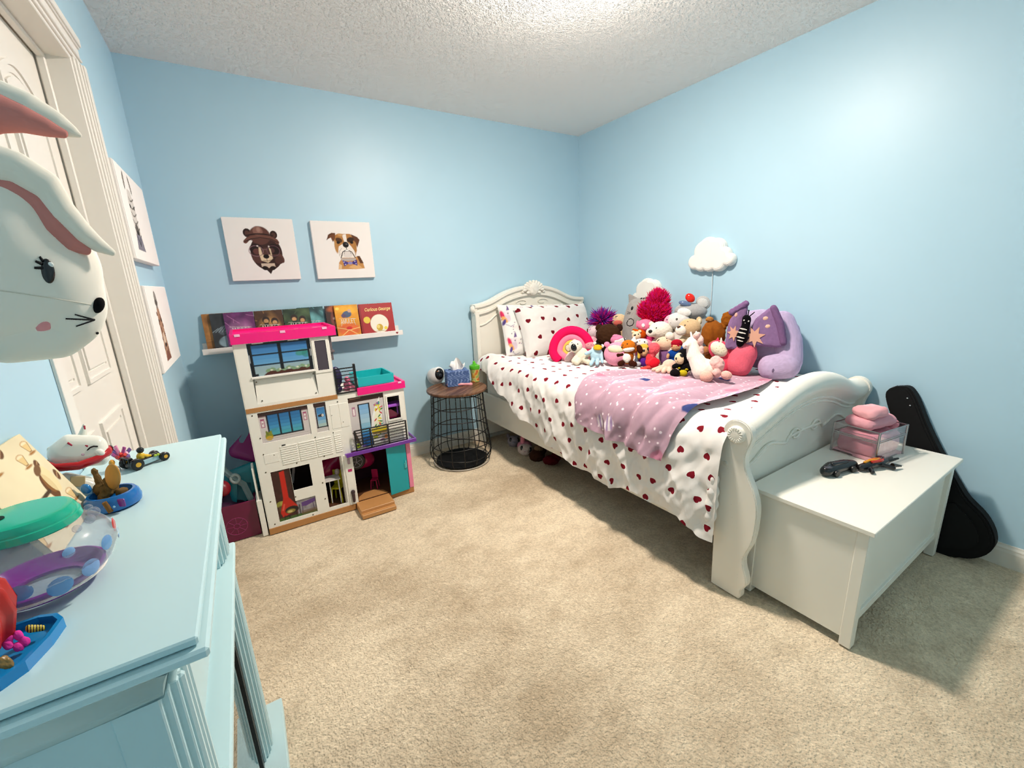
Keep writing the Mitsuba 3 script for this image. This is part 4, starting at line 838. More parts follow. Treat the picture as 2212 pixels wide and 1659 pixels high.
bag = unman(man(blob([hull([(-14, 0, -10, 14), (24, 0, -20, 14), (26, 10, 40, 8), (8, 10, 20, 10), (24, 30, -20, 14)])], 5, 3)) - man(hull([(0, 0, 14, 6), (16, 0, 40, 5), (0, 60, 14, 6), (16, 60, 40, 5), (0, -60, 14, 6), (16, -60, 40, 5)])))
obj('body', bag, 'mat_satin', '#7a0f5e', parent=t, smooth=30, m=M)
t = solo('red_ball', 'small red toy ball in the magenta bin beside the mantel', 'ball', ell((0, 0, 0), (17, 17, 17)), 'mat_satin', '#84101f', smooth=True, m=frame((0.098, -0.47, 0.293), (1.935, -0.055, -0.591), (-0.187, 2.034, -0.803), (0.353, 0.892, 2.179)))
t = solo('blue_wand', 'thin blue toy wand standing in the magenta bin', 'toy', cyl((4, 0, 50), (-8, 0, -60), 2.6, 10), 'mat_gloss', '#1c3c8c', smooth=40, m=frame((0.199, -0.42, 0.141), (2.108, -0.177, -0.641), (-0.110, 2.145, -0.956), (0.390, 1.022, 2.248)))
solo('toy_hoard', 'dark assorted plastic toys filling the magenta bin', 'toys', ruffle(blob([ell((.12, -.37, .12), (.085, .12, .075), n=3), ell((.08, -.42, .14), (.05, .06, .05)), ell((.18, -.33, .15), (.04, .07, .05))], .02, 1), .012, 16), 'mat_satin', '#3a1030', smooth=True)
labels['toy_hoard']['kind'] = 'stuff'
# ---------------------------------------------------------------- wire side table
t = thing('side_table', 'round wire basket side table with a dark wood top beside the bed', 'table')
TX, TY, TZ = 1.545, -.300, .560
def wood_tone(p, n, uv):
    x, y = p.x * 0.80 + p.y * 0.6, -p.x * 0.6 + p.y * 0.80
    g = fbm(x * 8, y * 90, 1.0) + .35 * noise(x * 3, y * 26)
    return mix((0.075, 0.030, 0.014), (0.20, 0.095, 0.05), smoothstep(.35, .95, g))
scene['mat_wood'] = two({'type': 'principled', 'base_color': tone(wood_tone), 'roughness': 0.38, 'specular': 0.4})
obj('top', lathe([(0, -.022), (.205, -.022), (.214, -.018), (.216, -.010), (.214, -.003), (.206, 0), (0, 0)], 56, mv(TX, TY, TZ)), 'mat_wood', parent=t, smooth=35, label='dark brown wooden top')
WIRE = '#111214'
prof = [(.186, TZ - .024), (.190, .44), (.198, .34), (.208, .24), (.220, .15), (.226, .10), (.222, .062), (.207, .03), (.185, .012)]
pz = np.array(prof); zz = np.linspace(0, 1, 28); ii = np.linspace(0, 1, len(prof))
from scipy.interpolate import CubicSpline
cr, cz2 = CubicSpline(ii, pz[:, 0])(zz), CubicSpline(ii, pz[:, 1])(zz)
for k in range(16):
    a = 2 * math.pi * k / 16 + .06
    ca, sa = math.cos(a), math.sin(a)
    obj('wire', tube(np.stack([TX + cr * ca, TY + cr * sa, cz2], 1), .0032, 6), 'mat_satin', WIRE, parent=t, smooth=True)
for z in (TZ - .032, .44, .345, .25, .155, .075):
    r = np.interp(-z, -pz[:, 1], pz[:, 0]); q = np.linspace(0, 2 * np.pi, 61)[:-1]
    obj('ring', tube(np.stack([TX + r * np.cos(q), TY + r * np.sin(q), z + .006 * np.sin(3 * q + z * 40)], 1), .003, 6, closed=True), 'mat_satin', WIRE, parent=t, smooth=True)
obj('base_plate', lathe([(0, .006), (.183, .006), (.188, .010), (.188, .015), (.183, .018), (0, .018)], 56, mv(TX, TY)), 'mat_matte', '#08080a', parent=t, smooth=35, label='black base plate')
q = np.linspace(0, 2 * np.pi, 61)[:-1]
obj('base_ring', tube(np.stack([TX + .205 * np.cos(q), TY + .205 * np.sin(q), 0 * q + .006], 1), .0045, 8, closed=True), 'mat_satin', '#b8b0a4', parent=t, smooth=True, label='pale bottom ring')

# on the table
t = thing('baby_monitor', 'round white camera with a black face on the left of the wire table', 'camera')
M = frame((1.486, -0.051, 0.56), (3.190, -1.316, -0.286), (1.237, 3.168, -0.787), (0.567, 0.627, 3.416))
obj('body', ell((0, 0, 14), (19, 19, 18)), 'mat_gloss', '#d9d6d2', parent=t, smooth=True, m=M)
obj('rim', ell((6, -10, 18), (14, 10, 15.5), rz=20), 'mat_gloss', '#eceae6', parent=t, smooth=True, m=M)
obj('face', ell((7.5, -14.5, 18), (10.5, 7, 12.5), rz=20), 'mat_gloss', '#0b0b0d', parent=t, smooth=True, m=M, label='black face')
obj('lens', ell((10, -21, 15), (3.5, 2, 4), rz=20), 'mat_gloss', '#27272c', parent=t, smooth=True, m=M)
obj('glint', ell((4, -20.5, 23), (2.2, 1, 1.6)), 'mat_gloss', '#a8683a', parent=t, smooth=True, m=M)
obj('foot', lathe([(0, 0), (13, 0), (13, 3), (9, 7), (0, 7)], 24, mv(0, 2, 0)), 'mat_gloss', '#cfccc8', parent=t, smooth=40, m=M)

t = thing('tissue_box', 'blue floral tissue box with a white tissue standing up, on the wire table', 'tissue box')
TB = mv(1.585, -.23, TZ, rz=-14)
def floral(p, n, uv):
    d, d2, r = voronoi(p.x * 30 + p.z * 8, p.y * 30 + p.z * 34)
    w = dr.abs(dr.sin(p.x * 130 + dr.sin(p.z * 90) * 2.0 + p.z * 110))
    return mix((0.06, 0.11, 0.27), (0.21, 0.30, 0.52), smoothstep(.55, .95, w) * smoothstep(.75, .2, d))
scene['mat_floral'] = two({'type': 'principled', 'base_color': tone(floral), 'roughness': 0.5, 'specular': 0.3})
obj('box', bx(-.082, .082, -.06, .06, 0, .112, .003), 'mat_floral', parent=t, m=TB)
obj('slot', extr(Point(0, 0).buffer(.034), .001, mv(z=.1102)), 'mat_matte', '#c9d4e2', parent=t, m=TB)
u, v, f = grid(26, 18)
a = (u - .5) * 2; ww = .030 + .032 * v
q = trimesh.Trimesh(np.stack([a * ww + .012 * v * np.sin(v * 3), .018 * np.sin(a * 4 + v * 2) * (.4 + v) + .012 * np.sin(a * 9) * v, .098 + .075 * v + .018 * v * np.cos(a * 3.2) + .010 * np.sin(a * 7) * v], 1), f, process=False)
obj('tissue', q, 'mat_cloth', '#f4f2f0', parent=t, smooth=True, m=TB, label='white crumpled tissue')

t = thing('sippy_cup', 'small clear sippy cup with a green lid and fruit pictures, beside the tissue box', 'cup')
CU = mv(*(1.732, -0.233, 0.56))
def cup_paint(q):
    v_ = np.asarray(q.vertices); n = meshkit.noise(v_ * np.array([55, 55, 48]), 3)
    c = np.tile(lin('#d8bf7a'), (len(v_), 1)); c[n > .56] = lin('#e0a83a'); c[n > .68] = lin('#c86a3a'); c[n < .36] = lin('#9fb85a'); return c
q = lathe([(0, 0), (.030, 0), (.032, .006), (.030, .03), (.033, .06), (.036, .095), (.036, .10), (0, .10)], 40); q = q.subdivide().subdivide()
obj('beaker', q, 'mat_gloss', cup_paint(q), parent=t, smooth=True, m=CU, label='pale yellow cup with fruit print')
obj('lid', lathe([(.030, .098), (.0385, .098), (.0395, .104), (.0395, .120), (.036, .126), (.022, .130), (.020, .135), (0, .135)], 36, CU), 'mat_gloss', '#4fae1a', parent=t, smooth=40, label='green lid')
obj('spout', hull([(0, 0, .13, .014), (-.003, 0, .150, .009)], 3), 'mat_gloss', '#5cc01e', parent=t, smooth=True, m=CU, label='green spout')
t = solo('pink_wrapper', 'small pink wrapper lying in front of the tissue box', 'wrapper', ruffle(blob([hull([(-26, 0, 3, 3.2), (4, 0, 4, 3.6)]), hull([(4, 0, 4, 3.6), (24, 4, 4, 3.4)])], 2, 2), 1.2, .2), 'mat_satin', '#e59aa0', smooth=True, m=frame((1.579, -0.286, 0.56), (2.999, -1.437, -0.236), (1.354, 2.955, -0.797), (0.553, 0.624, 3.254)))
# ---------------------------------------------------------------- sleigh bed
CREAM = '#efebdf'
bed = thing('sleigh_bed', 'cream painted sleigh bed with a carved headboard and rolled footboard', 'bed')
hx = np.array([1.835, 1.86, 1.93, 2.0, 2.1, 2.2, 2.29, 2.38, 2.47, 2.56, 2.66, 2.76, 2.84, 2.90, 2.928]); hz = np.array([1.118, 1.120, 1.130, 1.150, 1.192, 1.222, 1.238, 1.243, 1.238, 1.222, 1.188, 1.145, 1.125, 1.120, 1.118])
def arch(off, x0, x1, n=60):
    x = np.linspace(x0, x1, n); return np.stack([x, CubicSpline(hx, hz)(x) - off], 1)
top = arch(0, 1.835, 2.928)
hb = Polygon([(1.848, .05), *[(x, z) for x, z in arch(.02, 1.848, 2.915)], (2.915, .05)])
obj('headboard', facade(hb, -.070, -.030), 'mat_satin', CREAM, parent=bed)
def arch_band(o0, o1, y0, y1, x0=1.835, x1=2.928):
    return facade(Polygon([*arch(o0, x0, x1), *arch(o1, x0, x1)[::-1]]), y0, y1)
hm = obj('headboard_cap', [arch_band(0, .030, -.098, -.020), arch_band(.006, .024, -.104, -.09), arch_band(.030, .062, -.086, -.03), arch_band(.062, .078, -.094, -.03)], 'mat_satin', CREAM, parent=bed, smooth=30)
obj('headboard_bead', tube(np.array([(1.862, -.075, .955), (1.90, -.075, .958), (1.94, -.075, .97), (1.98, -.075, .992), (2.02, -.075, 1.022), (2.06, -.075, 1.045), (2.12, -.075, 1.062), (2.24, -.075, 1.07), (2.385, -.075, 1.072), (2.53, -.075, 1.07), (2.65, -.075, 1.055), (2.74, -.075, 1.02), (2.80, -.075, .98), (2.86, -.075, .96), (2.90, -.075, .955)]), .007, 8), 'mat_satin', CREAM, parent=bed, smooth=True)
scr = [tube([(2.385 + s * (.10 + .06 * math.cos(q) * (1 - q / 9)), -.076, 1.108 + .022 * math.sin(q) * (1 - q / 12)) for q in np.linspace(0, 6, 22)], .004, 6) for s in (-1, 1)]
for q in scr: obj('headboard_scroll', q, 'mat_satin', CREAM, parent=bed, smooth=True)
for x0, x1 in ((1.838, 1.872), (2.892, 2.926)):
    obj('headboard_post', bx(x0, x1, -.098, -.018, 0, 1.07, .004), 'mat_satin', CREAM, parent=bed)
    s = -1 if x0 < 2 else 1; xk = x0 if s < 0 else x1
    obj('scroll_end', lathe([(0, .022), (.014, .022), (.020, .018), (.024, .010), (.030, .006), (.032, 0), (.032, -.02), (0, -.02)], 28, mv(xk + s * .002, -.062, 1.082, ry=90 * s)), 'mat_satin', CREAM, parent=bed, smooth=40)
crest = [ell((2.385, -.10, 1.215), (.055, .022, .052))]
for k in range(9):
    a = math.radians(-80 + 20 * k); crest.append(hull([(2.385, -.10, 1.195, .012), (2.385 + .088 * math.sin(a), -.098, 1.215 + .056 * math.cos(a), .014)]))
for s in (-1, 1): crest += [ell((2.385 + s * .088, -.098, 1.205), (.020, .016, .012)), ell((2.385 + s * .055, -.104, 1.185), (.016, .012, .012)), ell((2.385 + s * .105, -.094, 1.19), (.014, .012, .009))]
obj('crest', ruffle(blob(crest, .010, 2), .004, 60), 'mat_satin', CREAM, parent=bed, smooth=True)

# footboard: shaped posts, camel-backed sleigh panel with a rolled top
arc_ = [(-2.183 + .056 * math.cos(math.radians(a)), .691 + .056 * math.sin(math.radians(a))) for a in np.linspace(-25, 200, 26)]
outer_ = [(-2.246, 0), (-2.253, .02), (-2.254, .046), (-2.262, .058), (-2.272, .085), (-2.270, .105), (-2.258, .14), (-2.250, .183), (-2.254, .205), (-2.270, .25), (-2.280, .30), (-2.284, .38), (-2.282, .42), (-2.268, .473), (-2.245, .52), (-2.224, .568), (-2.219, .60), (-2.224, .635), (-2.2345, .666)]
d_ = np.r_[0, np.cumsum(np.linalg.norm(np.diff(outer_, axis=0), axis=1))]
outer_ = CubicSpline(d_, outer_)(np.linspace(0, d_[-1], 70))
post = [(-2.127, 0), (-2.122, .205), (-2.119, .55), (-2.121, .62), *arc_, *outer_[::-1]]
pp = Polygon(post)
for x0, x1 in ((1.838, 1.874), (2.896, 2.932)):
    obj('foot_post', [sidewall(pp.buffer(-.004), x0, x1), sidewall(pp, x0 + .004, x1 - .004)], 'mat_satin', CREAM, parent=bed, smooth=30)
    s = -1 if x0 < 2 else 1; xk = x0 if s < 0 else x1
    r0 = obj('rosette', lathe([(0, .016), (.016, .017), (.020, .015), (.028, .016), (.033, .012), (.034, 0), (0, 0)], 36, mv(xk, -2.183, .691, ry=90 * s)), 'mat_satin', CREAM, parent=bed, smooth=40)
    for k in range(16):
        a = 2 * math.pi * k / 16; obj('petal', ell((xk + s * .016, -2.183 + .023 * math.cos(a), .691 + .023 * math.sin(a)), (.003, .007, .0025), rx=math.degrees(a), n=1), 'mat_satin', CREAM, parent=r0, smooth=True)
    obj('bolt', lathe([(0, .006), (.008, .005), (.009, 0), (0, 0)], 16, mv(xk, -2.148, .560, ry=90 * s)), 'mat_satin', '#dcd8cc', parent=bed, smooth=40)
fx_, fz_ = [1.87, 1.94, 2.02, 2.10, 2.20, 2.30, 2.385, 2.47, 2.57, 2.66, 2.74, 2.80, 2.86, 2.90], [.742, .757, .779, .802, .826, .839, .843, .839, .822, .796, .766, .748, .740, .742]
ftop = CubicSpline(fx_, fz_)
ro = [(-2.183 + .050 * math.cos(math.radians(a)), .690 + .050 * math.sin(math.radians(a))) for a in np.linspace(10, 215, 15)]
sec = [(-2.140, .20), (-2.132, .40), (-2.130, .58), *ro, (-2.190, .62), (-2.182, .56), (-2.186, .48), (-2.200, .38), (-2.208, .30), (-2.205, .20)]
sec = np.array(sec); n = len(sec); xs = np.linspace(1.872, 2.898, 70)
zt = ftop(xs); v = []
for x, z in zip(xs, zt):
    k = (z - .20) / (.74 - .20); up = sec[:, 1]
    zz2 = np.where(up > .60, up + (z - .74), .20 + (up - .20) * (.60 + (z - .74) - .20) / .40)
    v.append(np.stack([np.full(n, x), sec[:, 0], zz2], 1))
v = np.vstack(v); f = []
for i in range(len(xs) - 1):
    for j in range(n): f += [(i * n + j, i * n + (j + 1) % n, (i + 1) * n + (j + 1) % n), (i * n + j, (i + 1) * n + (j + 1) % n, (i + 1) * n + j)]
e_v, e_f = trimesh.creation.triangulate_polygon(Polygon(sec), engine='earcut')
e_i = np.array([np.argmin(np.linalg.norm(sec - q, axis=1)) for q in e_v])
f += [tuple(e_i[q]) for q in e_f] + [tuple(e_i[q][::-1] + (len(xs) - 1) * n) for q in e_f]
obj('footboard', fix(trimesh.Trimesh(v, f, process=False)), 'mat_satin', CREAM, parent=bed, smooth=38)
def foot_bead(name, off, x0, x1, y, r):
    x = np.linspace(x0, x1, 50); obj(name, tube(np.stack([x, np.full(50, y), ftop(x) - off], 1), r, 8), 'mat_satin', CREAM, parent=bed, smooth=True)
foot_bead('footboard_bead', .118, 1.90, 2.87, -2.189, .009); foot_bead('footboard_bead', .138, 1.91, 2.86, -2.186, .006)
x = np.linspace(1.92, 2.85, 60)
obj('footboard_carving', tube(np.stack([x, np.full(60, -2.187), .555 + .035 * np.sin((x - 1.92) / .93 * math.pi) + .02 * np.cos((x - 2.385) * 20) * (np.abs(x - 2.385) > .15)], 1), .006, 8), 'mat_satin', CREAM, parent=bed, smooth=True)
for s in (-1, 1):
    obj('footboard_scroll', tube([(2.385 + s * (.09 + .05 * math.cos(q) * (1 - q / 9)), -2.188, .585 + .03 * math.sin(q) * (1 - q / 10)) for q in np.linspace(0, 6, 24)], .005, 6), 'mat_satin', CREAM, parent=bed, smooth=True)
for x0, x1 in ((1.850, 1.874), (2.898, 2.920)): obj('side_rail', bx(x0, x1, -2.125, -.095, .215, .430, .004), 'mat_satin', CREAM, parent=bed)
obj('slat_base', bx(1.874, 2.898, -2.125, -.09, .29, .32), 'mat_matte', '#5a4a3a', parent=bed)
mattress = solo('mattress', 'white mattress under the heart-print duvet', 'mattress', bx(1.880, 2.905, -2.115, -.105, .322, .650, .04), 'mat_cloth', '#ece8e0')

# ---------------------------------------------------------------- duvet with hearts
def heart_at(u, v, s, seed):
    """1 inside a heart of a staggered, jittered repeat in the metres u, v."""
    row = dr.floor(v / s); uu = u + dr.select(row - 2 * dr.floor(row / 2) > 0.5, s * .5, 0.0)
    cx, cy = dr.floor(uu / s), row
    x = uu / s - cx - .5 - .30 * (cell_rand(cx, cy, seed) - .5); y = v / s - cy - .5 - .30 * (cell_rand(cx, cy, seed + 1) - .5)
    a = (cell_rand(cx, cy, seed + 2) - .5) * 1.9 + .2
    X, Y = (x * dr.cos(a) + y * dr.sin(a)) * 8.0, (-x * dr.sin(a) + y * dr.cos(a)) * 8.0 + .1
    q = X * X + Y * Y - 1
    return dr.select(q * q * q - X * X * Y * Y * Y < 0, mi.Float(1), mi.Float(0))
def duvet_tone(p, n, uv):
    return mix((0.80, 0.775, 0.74), (0.20, 0.006, 0.016), heart_at(uv.x, uv.y, 0.104, 3))
scene['mat_duvet'] = two({'type': 'principled', 'base_color': tone(duvet_tone), 'roughness': 0.9, 'specular': 0.15, 'sheen': 0.2})
HEM = CubicSpline([-2.20, -2.124, -1.966, -1.813, -1.575, -1.283, -.923, -.60, -.40, -.25, -.12], [.235, .238, .272, .284, .248, .256, .350, .492, .57, .610, .625])
ZT, XW, XL, RAD = .712, 2.925, 1.800, .115
def duvet_point(y, t):
    """The duvet's resting shape: t in metres from the wall across the top and down the side."""
    flat = XW - (XL + RAD); arc = RAD * math.pi / 2
    a = np.clip((t - flat) / RAD, 0, math.pi / 2); s = np.maximum(t - flat - arc, 0)
    x = np.where(t < flat, XW - t, XL + RAD - RAD * np.sin(a)) - .018 * np.sin(np.clip(s / .3, 0, 1) * math.pi * .8)
    z = np.where(t < flat, ZT, ZT - RAD * (1 - np.cos(a))) - s
    return x, z, a, s
def duvet_surface(y, t, lift=0.0):
    x, z, a, s = duvet_point(y, t)
    z = z + .035 * np.exp(-((y + .22) / .12) ** 2) * np.exp(-((x - 1.86) / .13) ** 2) * (s < .02)
    nx, nz = -np.sin(a), np.cos(a)
    side = np.clip((t - .85) / .4, 0, 1)
    q = np.stack([y * 5.5 + t * 3.5, t * 2.2 - y * 1.2, y * 0], 1)
    w1 = 1 - np.abs(2 * meshkit.fbm(q, 3, 5) - 1); w2 = 1 - np.abs(2 * meshkit.fbm(np.stack([y * 11 - t * 6, t * 5 + y * 3, y * 0 + 4], 1), 3, 9) - 1)
    soft = meshkit.fbm(np.stack([y * 3, t * 3, y * 0 + 9], 1), 2, 2) - .5
    d = (.005 + .036 * side) * (w1 - .6) + (.003 + .022 * side) * (w2 - .6) + .02 * soft * (.4 + side) + lift
    edge = np.clip((-.10 - y) / .10, 0, 1) * np.clip((y + 2.16) / .06, 0, 1)
    d = d * (.3 + .7 * edge)
    return np.stack([x + nx * d, y, z + nz * d], 1)
u, v, f = grid(280, 200)
y = -.115 - u * (2.150 - .115)
flat = XW - (XL + RAD) + RAD * math.pi / 2
tmax = flat + (ZT - RAD) - HEM(y) + .012 * np.sin(y * 23)
t_ = v * tmax
pts = duvet_surface(y, t_)
dv = solo('duvet', 'white duvet with dark red hearts draped over the bed', 'duvet', trimesh.Trimesh(pts, f[:, ::-1], process=False), 'mat_duvet', smooth=True, uv=np.stack([y, t_], 1))
# turned-up corner hanging beside the foot post
u, v, f = grid(24, 40)
a = u * 2 * math.pi; zc = .51 - v * .27
rr = .013 + .012 * np.sin(v * math.pi) + .003 * np.sin(v * 30)
obj('rolled_corner', trimesh.Trimesh(np.stack([1.806 + rr * np.cos(a), -2.128 + .010 * v + .9 * rr * np.sin(a), zc], 1), f, process=False), 'mat_duvet', parent=dv, smooth=True, uv=np.stack([v * .27 + 5, a * .02], 1))
def cushion(w, h, th, nu=60, nv=44, seed=1, wr=.010):
    """A stuffed pillow w x h in its xz plane, plump by th, with pulled corners; returns mesh and uv."""
    u, v, f = grid(nu, nv); a, b = 2 * u - 1, 2 * v - 1
    pl = (np.clip(1 - a ** 4, 0, 1) * np.clip(1 - b ** 4, 0, 1)) ** .55
    pin = .05; X = a * w / 2 * (1 - pin * (1 - b ** 2) * np.abs(a)); Z = b * h / 2 * (1 - pin * (1 - a ** 2) * np.abs(b))
    wrk = wr * (meshkit.fbm(np.stack([u * 6, v * 6, u * 0], 1), 3, seed) - .5) * 2
    F = np.stack([X, -pl * th / 2 + wrk * pl, Z], 1); B = np.stack([X, pl * th / 2, Z], 1)
    q = trimesh.Trimesh(np.vstack([F, B]), np.vstack([f, f[:, ::-1] + len(F)]), process=False)
    return q, np.vstack([np.stack([X, Z], 1), np.stack([X + 3, Z], 1)])
q, quv = cushion(.72, .42, .19, seed=4)
def pillow_tone(p, n, uv): return mix((0.80, 0.775, 0.74), (0.16, 0.006, 0.014), heart_at(uv.x, uv.y, 0.118, 11))
scene['mat_pillow'] = two({'type': 'principled', 'base_color': tone(pillow_tone), 'roughness': 0.9, 'specular': 0.15, 'sheen': 0.2})
solo('heart_pillow', 'white pillow with dark red hearts leaning at the head of the bed', 'pillow', q, 'mat_pillow', smooth=True, uv=quv, m=mv(2.465, -.300, .885, rx=-24, ry=1))
q, quv = cushion(.66, .42, .13, nu=120, nv=80, seed=8, wr=.014)
col = np.tile(lin('#efece8'), (len(q.vertices), 1)); X, Z = quv[:, 0], quv[:, 1]
a = Art(X, Z, '#efece8', .004); r = random.Random(12)
for k in range(150): a.ell(r.uniform(-.33, .33), r.uniform(-.2, .2), .004, .004, r.choice(['#3a3a5a', '#7a6a8a', '#c86a8a']))
for cx, cz in ((-.285, .10), (-.27, -.12), (-.16, .02), (-.05, .12), (.1, -.1), (.2, .08)):
    a.ell(cx, cz, .030, .045, '#d9c8d4', 25); a.ell(cx + .012, cz + .03, .022, .016, '#e7dde2', 30); a.poly([(cx + .01, cz + .05), (cx + .035, cz + .052), (cx + .03, cz + .10)], '#6f5a8a')
    a.ell(cx - .022, cz + .015, .012, .040, '#d83a62', 10); a.ell(cx - .012, cz - .02, .014, .03, '#f0b06a', 25); a.ell(cx - .018, cz - .04, .010, .024, '#5a4a8a', -20); a.ell(cx + .018, cz + .026, .005, .005, '#2a2030'); a.line([(cx - .01, cz - .06), (cx + .02, cz - .08), (cx + .05, cz - .07)], .005, '#9a90a8')
solo('unicorn_pillow', 'white pillow with a colourful unicorn print behind the heart pillow', 'pillow', q, 'mat_cloth', a.c, smooth=True, m=mv(2.335, -.190, .895, rx=-20, ry=3))

# ---------------------------------------------------------------- pink throw over the bed's edge
def throw_tone(p, n, uv):
    d, d2, r = voronoi(uv.x * 26, uv.y * 26)
    base = mix((0.40, 0.255, 0.325), (0.48, 0.32, 0.39), fbm(uv.x * 40, uv.y * 40, .5))
    base = mix(base, (0.86, 0.72, 0.78), smoothstep(.16, .08, d) * dr.select(r > .45, 1.0, 0.0))
    e, e2, r2 = voronoi(uv.x * 5.2 + 3, uv.y * 5.2)
    ang = dr.sin(uv.x * 190 + uv.y * 60) * .5 + .5
    inside = smoothstep(.22, .16, e + .06 * noise(uv.x * 60, uv.y * 60))
    c = mix(mix((0.82, 0.72, 0.76), (0.33, 0.22, 0.40), ang), (0.035, 0.05, 0.16), dr.select(r2 > .86, 1.0, 0.0))
    c = mix(c, (0.50, 0.13, 0.22), dr.select(r2 < .18, 1.0, 0.0))
    return mix(base, c, inside * dr.select(r2 > .30, 1.0, dr.select(r2 < .18, 0.6, 0.0)))
scene['mat_throw'] = two({'type': 'principled', 'base_color': tone(throw_tone), 'roughness': 1.0, 'specular': 0.05, 'sheen': 0.5})
u, v, f = grid(150, 130)
# (y, t) of the four corners: far head side, far foot side, near foot side, near head side
tt = lambda x: XW - x
c00, c10, c11, c01 = np.array([-1.24, tt(2.34)]), np.array([-1.88, tt(2.72)]), np.array([-1.915, 1.279]), np.array([-1.355, 1.262])
yt = ((1 - u) * (1 - v))[:, None] * c00 + (u * (1 - v))[:, None] * c10 + (u * v)[:, None] * c11 + ((1 - u) * v)[:, None] * c01
yt[:, 0] += .05 * np.sin(v * math.pi) * (1 - u) - .09 * np.sin(v * math.pi) * u
rc_ = np.minimum(u, 1 - u) * .6; yt[:, 1] -= .05 * np.exp(-u / .06) * v + .0
fold = .034 * np.abs(np.sin(u * 9 + 2.2 * v + 1.2 * np.sin(v * 5))) * np.clip(1.5 * v * (1.3 - v), 0, 1) + .016 * np.abs(np.sin(u * 15 + v * 4)) * v
pts = duvet_surface(yt[:, 0], yt[:, 1], 0.0) 
x, z, a, s = duvet_point(yt[:, 0], yt[:, 1])
up = .012 + np.maximum(fold, -.004)
pts = pts + np.stack([-np.sin(a) * up, 0 * up, np.cos(a) * up], 1)
solo('pink_throw', 'dusty pink fleece throw with shell prints lying over the side of the bed', 'blanket', trimesh.Trimesh(pts, f[:, ::-1], process=False), 'mat_throw', smooth=True, uv=yt)
# ---------------------------------------------------------------- soft toys heaped along the wall side of the bed
PILE = 'soft toys heaped on the bed'
def plush(name, label, M, parts, decals=(), group=PILE, cat='soft toy', mat='mat_plush'):
    """parts: (part, colour, shapes[, fluff]); decals: (part, colour, x, z, half width, half height, index of the part it is sewn on[, turn])."""
    t = thing(name, label, cat, group); made = []
    for part, color, shapes, *fl in parts:
        fl = fl[0] if fl else 0
        ext = max(np.ptp(np.vstack([s.vertices for s in shapes]), axis=0))
        q = blob(shapes, max(1.3, ext / 22), 5)
        q = ruffle(q, fl if fl else min(.35, ext / 60), .35 / max(fl, .8) if fl else .5, len(made))
        tuft = meshkit.noise(np.asarray(q.vertices) * .55, 5)[:, None]
        made.append(q); obj(part, q, mat, np.clip(lin(color) * (.88 + .24 * tuft), 0, 1), parent=t, smooth=True, m=M)
    for part, color, x, z, rx, rz, i, *turn in decals:
        y = skin(made[i], x, z)
        obj(part, ell((x, y + .2 * min(rx, rz), z), (rx, max(.8, .55 * min(rx, rz)), rz), ry=turn[0] if turn else 0, n=2), 'mat_gloss' if part in ('eye', 'nose', 'beak') else 'mat_matte', color, parent=t, smooth=True, m=M)
    return t, made
E_ = ell

M = frame((2.262, -0.746, 0.715), (2.467, -2.116, -0.044), (2.080, 2.438, -0.624), (0.422, 0.465, 3.220))
t = thing('rainbow_cushion', 'pink and yellow rainbow arch cushion leaning on the heart pillow', 'cushion', None)
arc = lambda rx, rz, n=26: [(-5 + rx * math.cos(a), 6, 22 + rz * math.sin(a)) for a in np.linspace(-.05, math.pi + .05, n)]
def arch_tube(rx, rz, th, drop_l, drop_r):
    p = arc(rx, rz); L, R = p[-1], p[0]
    return tube([(R[0] + 4, 6, R[2] - drop_r)] + p + [(L[0] + 4, 4, L[2] - drop_l * .5), (L[0] + 14, 2, L[2] - drop_l)], th, 14)
obj('outer_band', arch_tube(40, 44, 10.5, 19, 6), 'mat_plush', '#e8195a', parent=t, smooth=True, m=M, label='hot pink outer band')
obj('middle_band', arch_tube(26, 30, 8.5, 12, 6), 'mat_plush', '#ee8aa6', parent=t, smooth=True, m=M, label='pink band')
obj('inner_band', arch_tube(15.5, 19, 7, 8, 6), 'mat_plush', '#efc05a', parent=t, smooth=True, m=M, label='yellow band')
obj('core', arch_tube(6, 9, 6, 8, 8), 'mat_plush', '#8fc4b4', parent=t, smooth=True, m=M, label='mint green core')
obj('tip', blob([hull([(-12, -2, 4, 9), (-6, -4, 12, 9)])], 3, 2), 'mat_plush', '#f0d2d0', parent=t, smooth=True, m=M, label='pale dotted end')

plush('koala_plush', 'small cream koala plush with a big black nose in front of the rainbow cushion', frame((2.231, -0.855, 0.715), (2.342, -2.073, -0.029), (2.040, 2.313, -0.622), (0.419, 0.466, 3.103)), [
    ('body', '#e6dcc8', [E_((2, 0, 18), (15, 13, 17)), *chain([(-9, -6, 14, 6), (-15, -10, 6, 6)]), *chain([(11, -8, 18, 5), (21, -12, 22, 4.5)]), *chain([(-5, -10, 8, 6), (-9, -16, 3, 6)]), *chain([(9, -10, 8, 6), (17, -14, 3, 5.5)])]),
    ('head', '#e9e0cf', [E_((-12, -4, 38), (15, 13, 13.5))]),
    ('ear', '#8a6a52', [E_((-27, -2, 34), (7, 3, 8.5), ry=-20)]), ('ear_lining', '#d8c4ac', [E_((-27.5, -4, 34), (5.5, 2.5, 7), ry=-20)]), ('ear', '#e0d4c0', [E_((-14, 0, 49), (5, 3, 4.5))])],
    [('nose', '#0e0d0e', *(-15, 35), 6.5, 8, 1, -10), ('eye', '#141214', *(-7, 42), 1.3, 1.3, 1), ('eye', '#141214', *(-19, 45), 1.2, 1.2, 1)])
